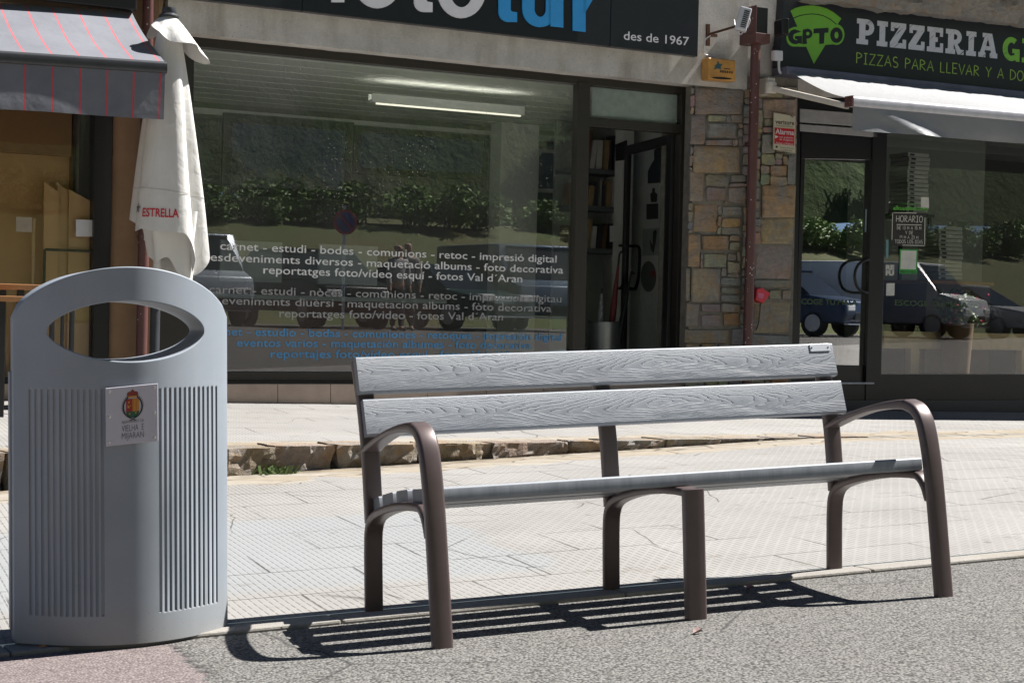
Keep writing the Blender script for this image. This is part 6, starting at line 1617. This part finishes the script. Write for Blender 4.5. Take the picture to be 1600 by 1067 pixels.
# no parking sign
p = refl(541, 347, -4.5); e = empty("parking_sign", V((p.x, -4.5, GZ)), "round blue and red no parking sign on a grey pole across the street", "road sign")
mb = MB(); mb.tube([V((p.x, -4.53, GZ)), V((p.x, -4.53, p.z + .3))], .03, 10); mb.build("pole", MAT['steel'], e, True)
mb = MB(); mb.lathe((p.x, -4.48, p.z), [(0, -.01), (.235, -.01), (.235, .01), (0, .01)], 32, 'y'); mb.build("disc", MAT['red'], e)
mb = MB(); mb.lathe((p.x, -4.466, p.z), [(0, -.002), (.185, -.002), (.185, .002), (0, .002)], 32, 'y'); mb.build("blue_field", pm("road_sign_blue", (.01, .04, .25), .4), e)
mb = MB(); mb.prism([V((p.x + a, -4.462, p.z + b)) for a, b in ((-.14, .11), (-.11, .14), (.14, -.11), (.11, -.14))], (0, .002, 0)); mb.build("bar", MAT['red'], e)
# two people standing by the cars
def skin_obj(name, chains, mat, parent, sub=2):
    me = bpy.data.meshes.new(name); vs_ = []; es = []; rad = []; idx = {}
    for ch in chains:
        prev = None
        for (x, y, z, rx, ry) in ch:
            key = (round(x, 3), round(y, 3), round(z, 3))
            if key not in idx: idx[key] = len(vs_); vs_.append((x, y, z)); rad.append((rx, ry))
            if prev is not None: es.append((prev, idx[key]))
            prev = idx[key]
    me.from_pydata(vs_, es, []); me.materials.append(mat)
    o = bpy.data.objects.new(name, me); C.objects.link(o); o.parent = parent; ORG[o.name] = V((0, 0, 0))
    m = o.modifiers.new("skin", 'SKIN'); m.use_smooth_shade = True
    sv = me.skin_vertices[0].data
    for i, r_ in enumerate(rad): sv[i].radius = r_
    sv[0].use_root = True
    m = o.modifiers.new("sub", 'SUBSURF'); m.levels = sub; m.render_levels = sub
    return o
skinm = pm("skin", (.50, .30, .21), .55); 
def person(label, x, y, rz, top, trousers, hairc, h=1.0):
    e = empty("person", V((0, 0, 0)), label, "person", "people across the street")
    pel = (0, 0, .93, .135, .10)
    arm = lambda s: [(0, 0, 1.38, .13, .10), (s * .17, 0, 1.40, .07, .065), (s * .22, .02, 1.22, .05, .05), (s * .24, .03, 1.10, .042, .042), (s * .24, .08, .90, .034, .034), (s * .24, .11, .82, .030, .022), (s * .235, .13, .75, .018, .012)]
    leg = lambda s: [pel, (s * .09, 0, .84, .088, .09), (s * .10, .01, .50, .058, .062), (s * .10, 0, .30, .052, .056), (s * .10, -.01, .09, .036, .04), (s * .105, .06, .045, .036, .03), (s * .11, .15, .03, .034, .022)]
    spine = [pel, (0, 0, 1.08, .125, .092), (0, 0, 1.25, .15, .105), (0, 0, 1.38, .13, .10), (0, .0, 1.47, .055, .055), (0, .015, 1.54, .06, .065), (0, .02, 1.61, .078, .095), (0, .015, 1.68, .074, .09), (0, .01, 1.72, .045, .055)]
    skin_obj("body", [spine, arm(-1), arm(1), leg(-1), leg(1)], skinm, e)
    gr = lambda ch, k: [(a, b, c_, r1 + k, r2 + k) for a, b, c_, r1, r2 in ch]
    skin_obj("jacket", [gr([pel, *spine[1:4], (0, 0, 1.44, .075, .065)], .022), gr(arm(-1)[:5], .016), gr(arm(1)[:5], .016)], top, e)
    skin_obj("trousers", [gr(leg(-1)[:5], .018), gr(leg(1)[:5], .018)], trousers, e)
    for s in (-1, 1): skin_obj("shoe", [[(s * .10, -.05, .05, .045, .04), (s * .105, .06, .045, .045, .036), (s * .11, .17, .03, .04, .026)]], MAT['black'], e, 1)
    skin_obj("hair", [[(0, -.03, 1.60, .07, .07), (0, -.012, 1.68, .086, .092), (0, .0, 1.725, .06, .075)]], hairc, e)
    mb = MB()
    for s in (-1, 1): mb.lathe((s * .032, .098, 1.635), [(0, -.008), (.010, -.006), (.012, 0), (0, .006)], 10, 'y')
    mb.build("eyes", MAT['black'], e); mb = MB(); mb.prism([(-.014, .10, 1.585), (.014, .10, 1.585), (.006, .105, 1.635), (-.006, .105, 1.635)], (0, .012, 0)); mb.build("nose", skinm, e)
    mb = MB(); mb.box((-.024, .085, 1.555), (.024, .098, 1.563)); mb.build("mouth", pm("lips", (.35, .12, .10), .5), e)
    e.location = (x, y, GZ); e.rotation_euler.z = rz; e.scale = (h, h, h)
hg = pm("grey_hair", (.25, .24, .23), .7)
person("person in a light grey jacket and dark trousers with grey hair", spot(622, -5), -5.0, R(-10), pm("light_grey_jacket", (.38, .37, .36), .8), pm("dark_trousers", (.03, .03, .035), .8), hg, .96)
person("person in a pale beige jacket and black trousers just behind the other", spot(637, -5.6), -5.6, R(15), pm("beige_jacket", (.42, .38, .33), .8), pm("black_trousers", (.02, .02, .02), .8), hg, 1.0)
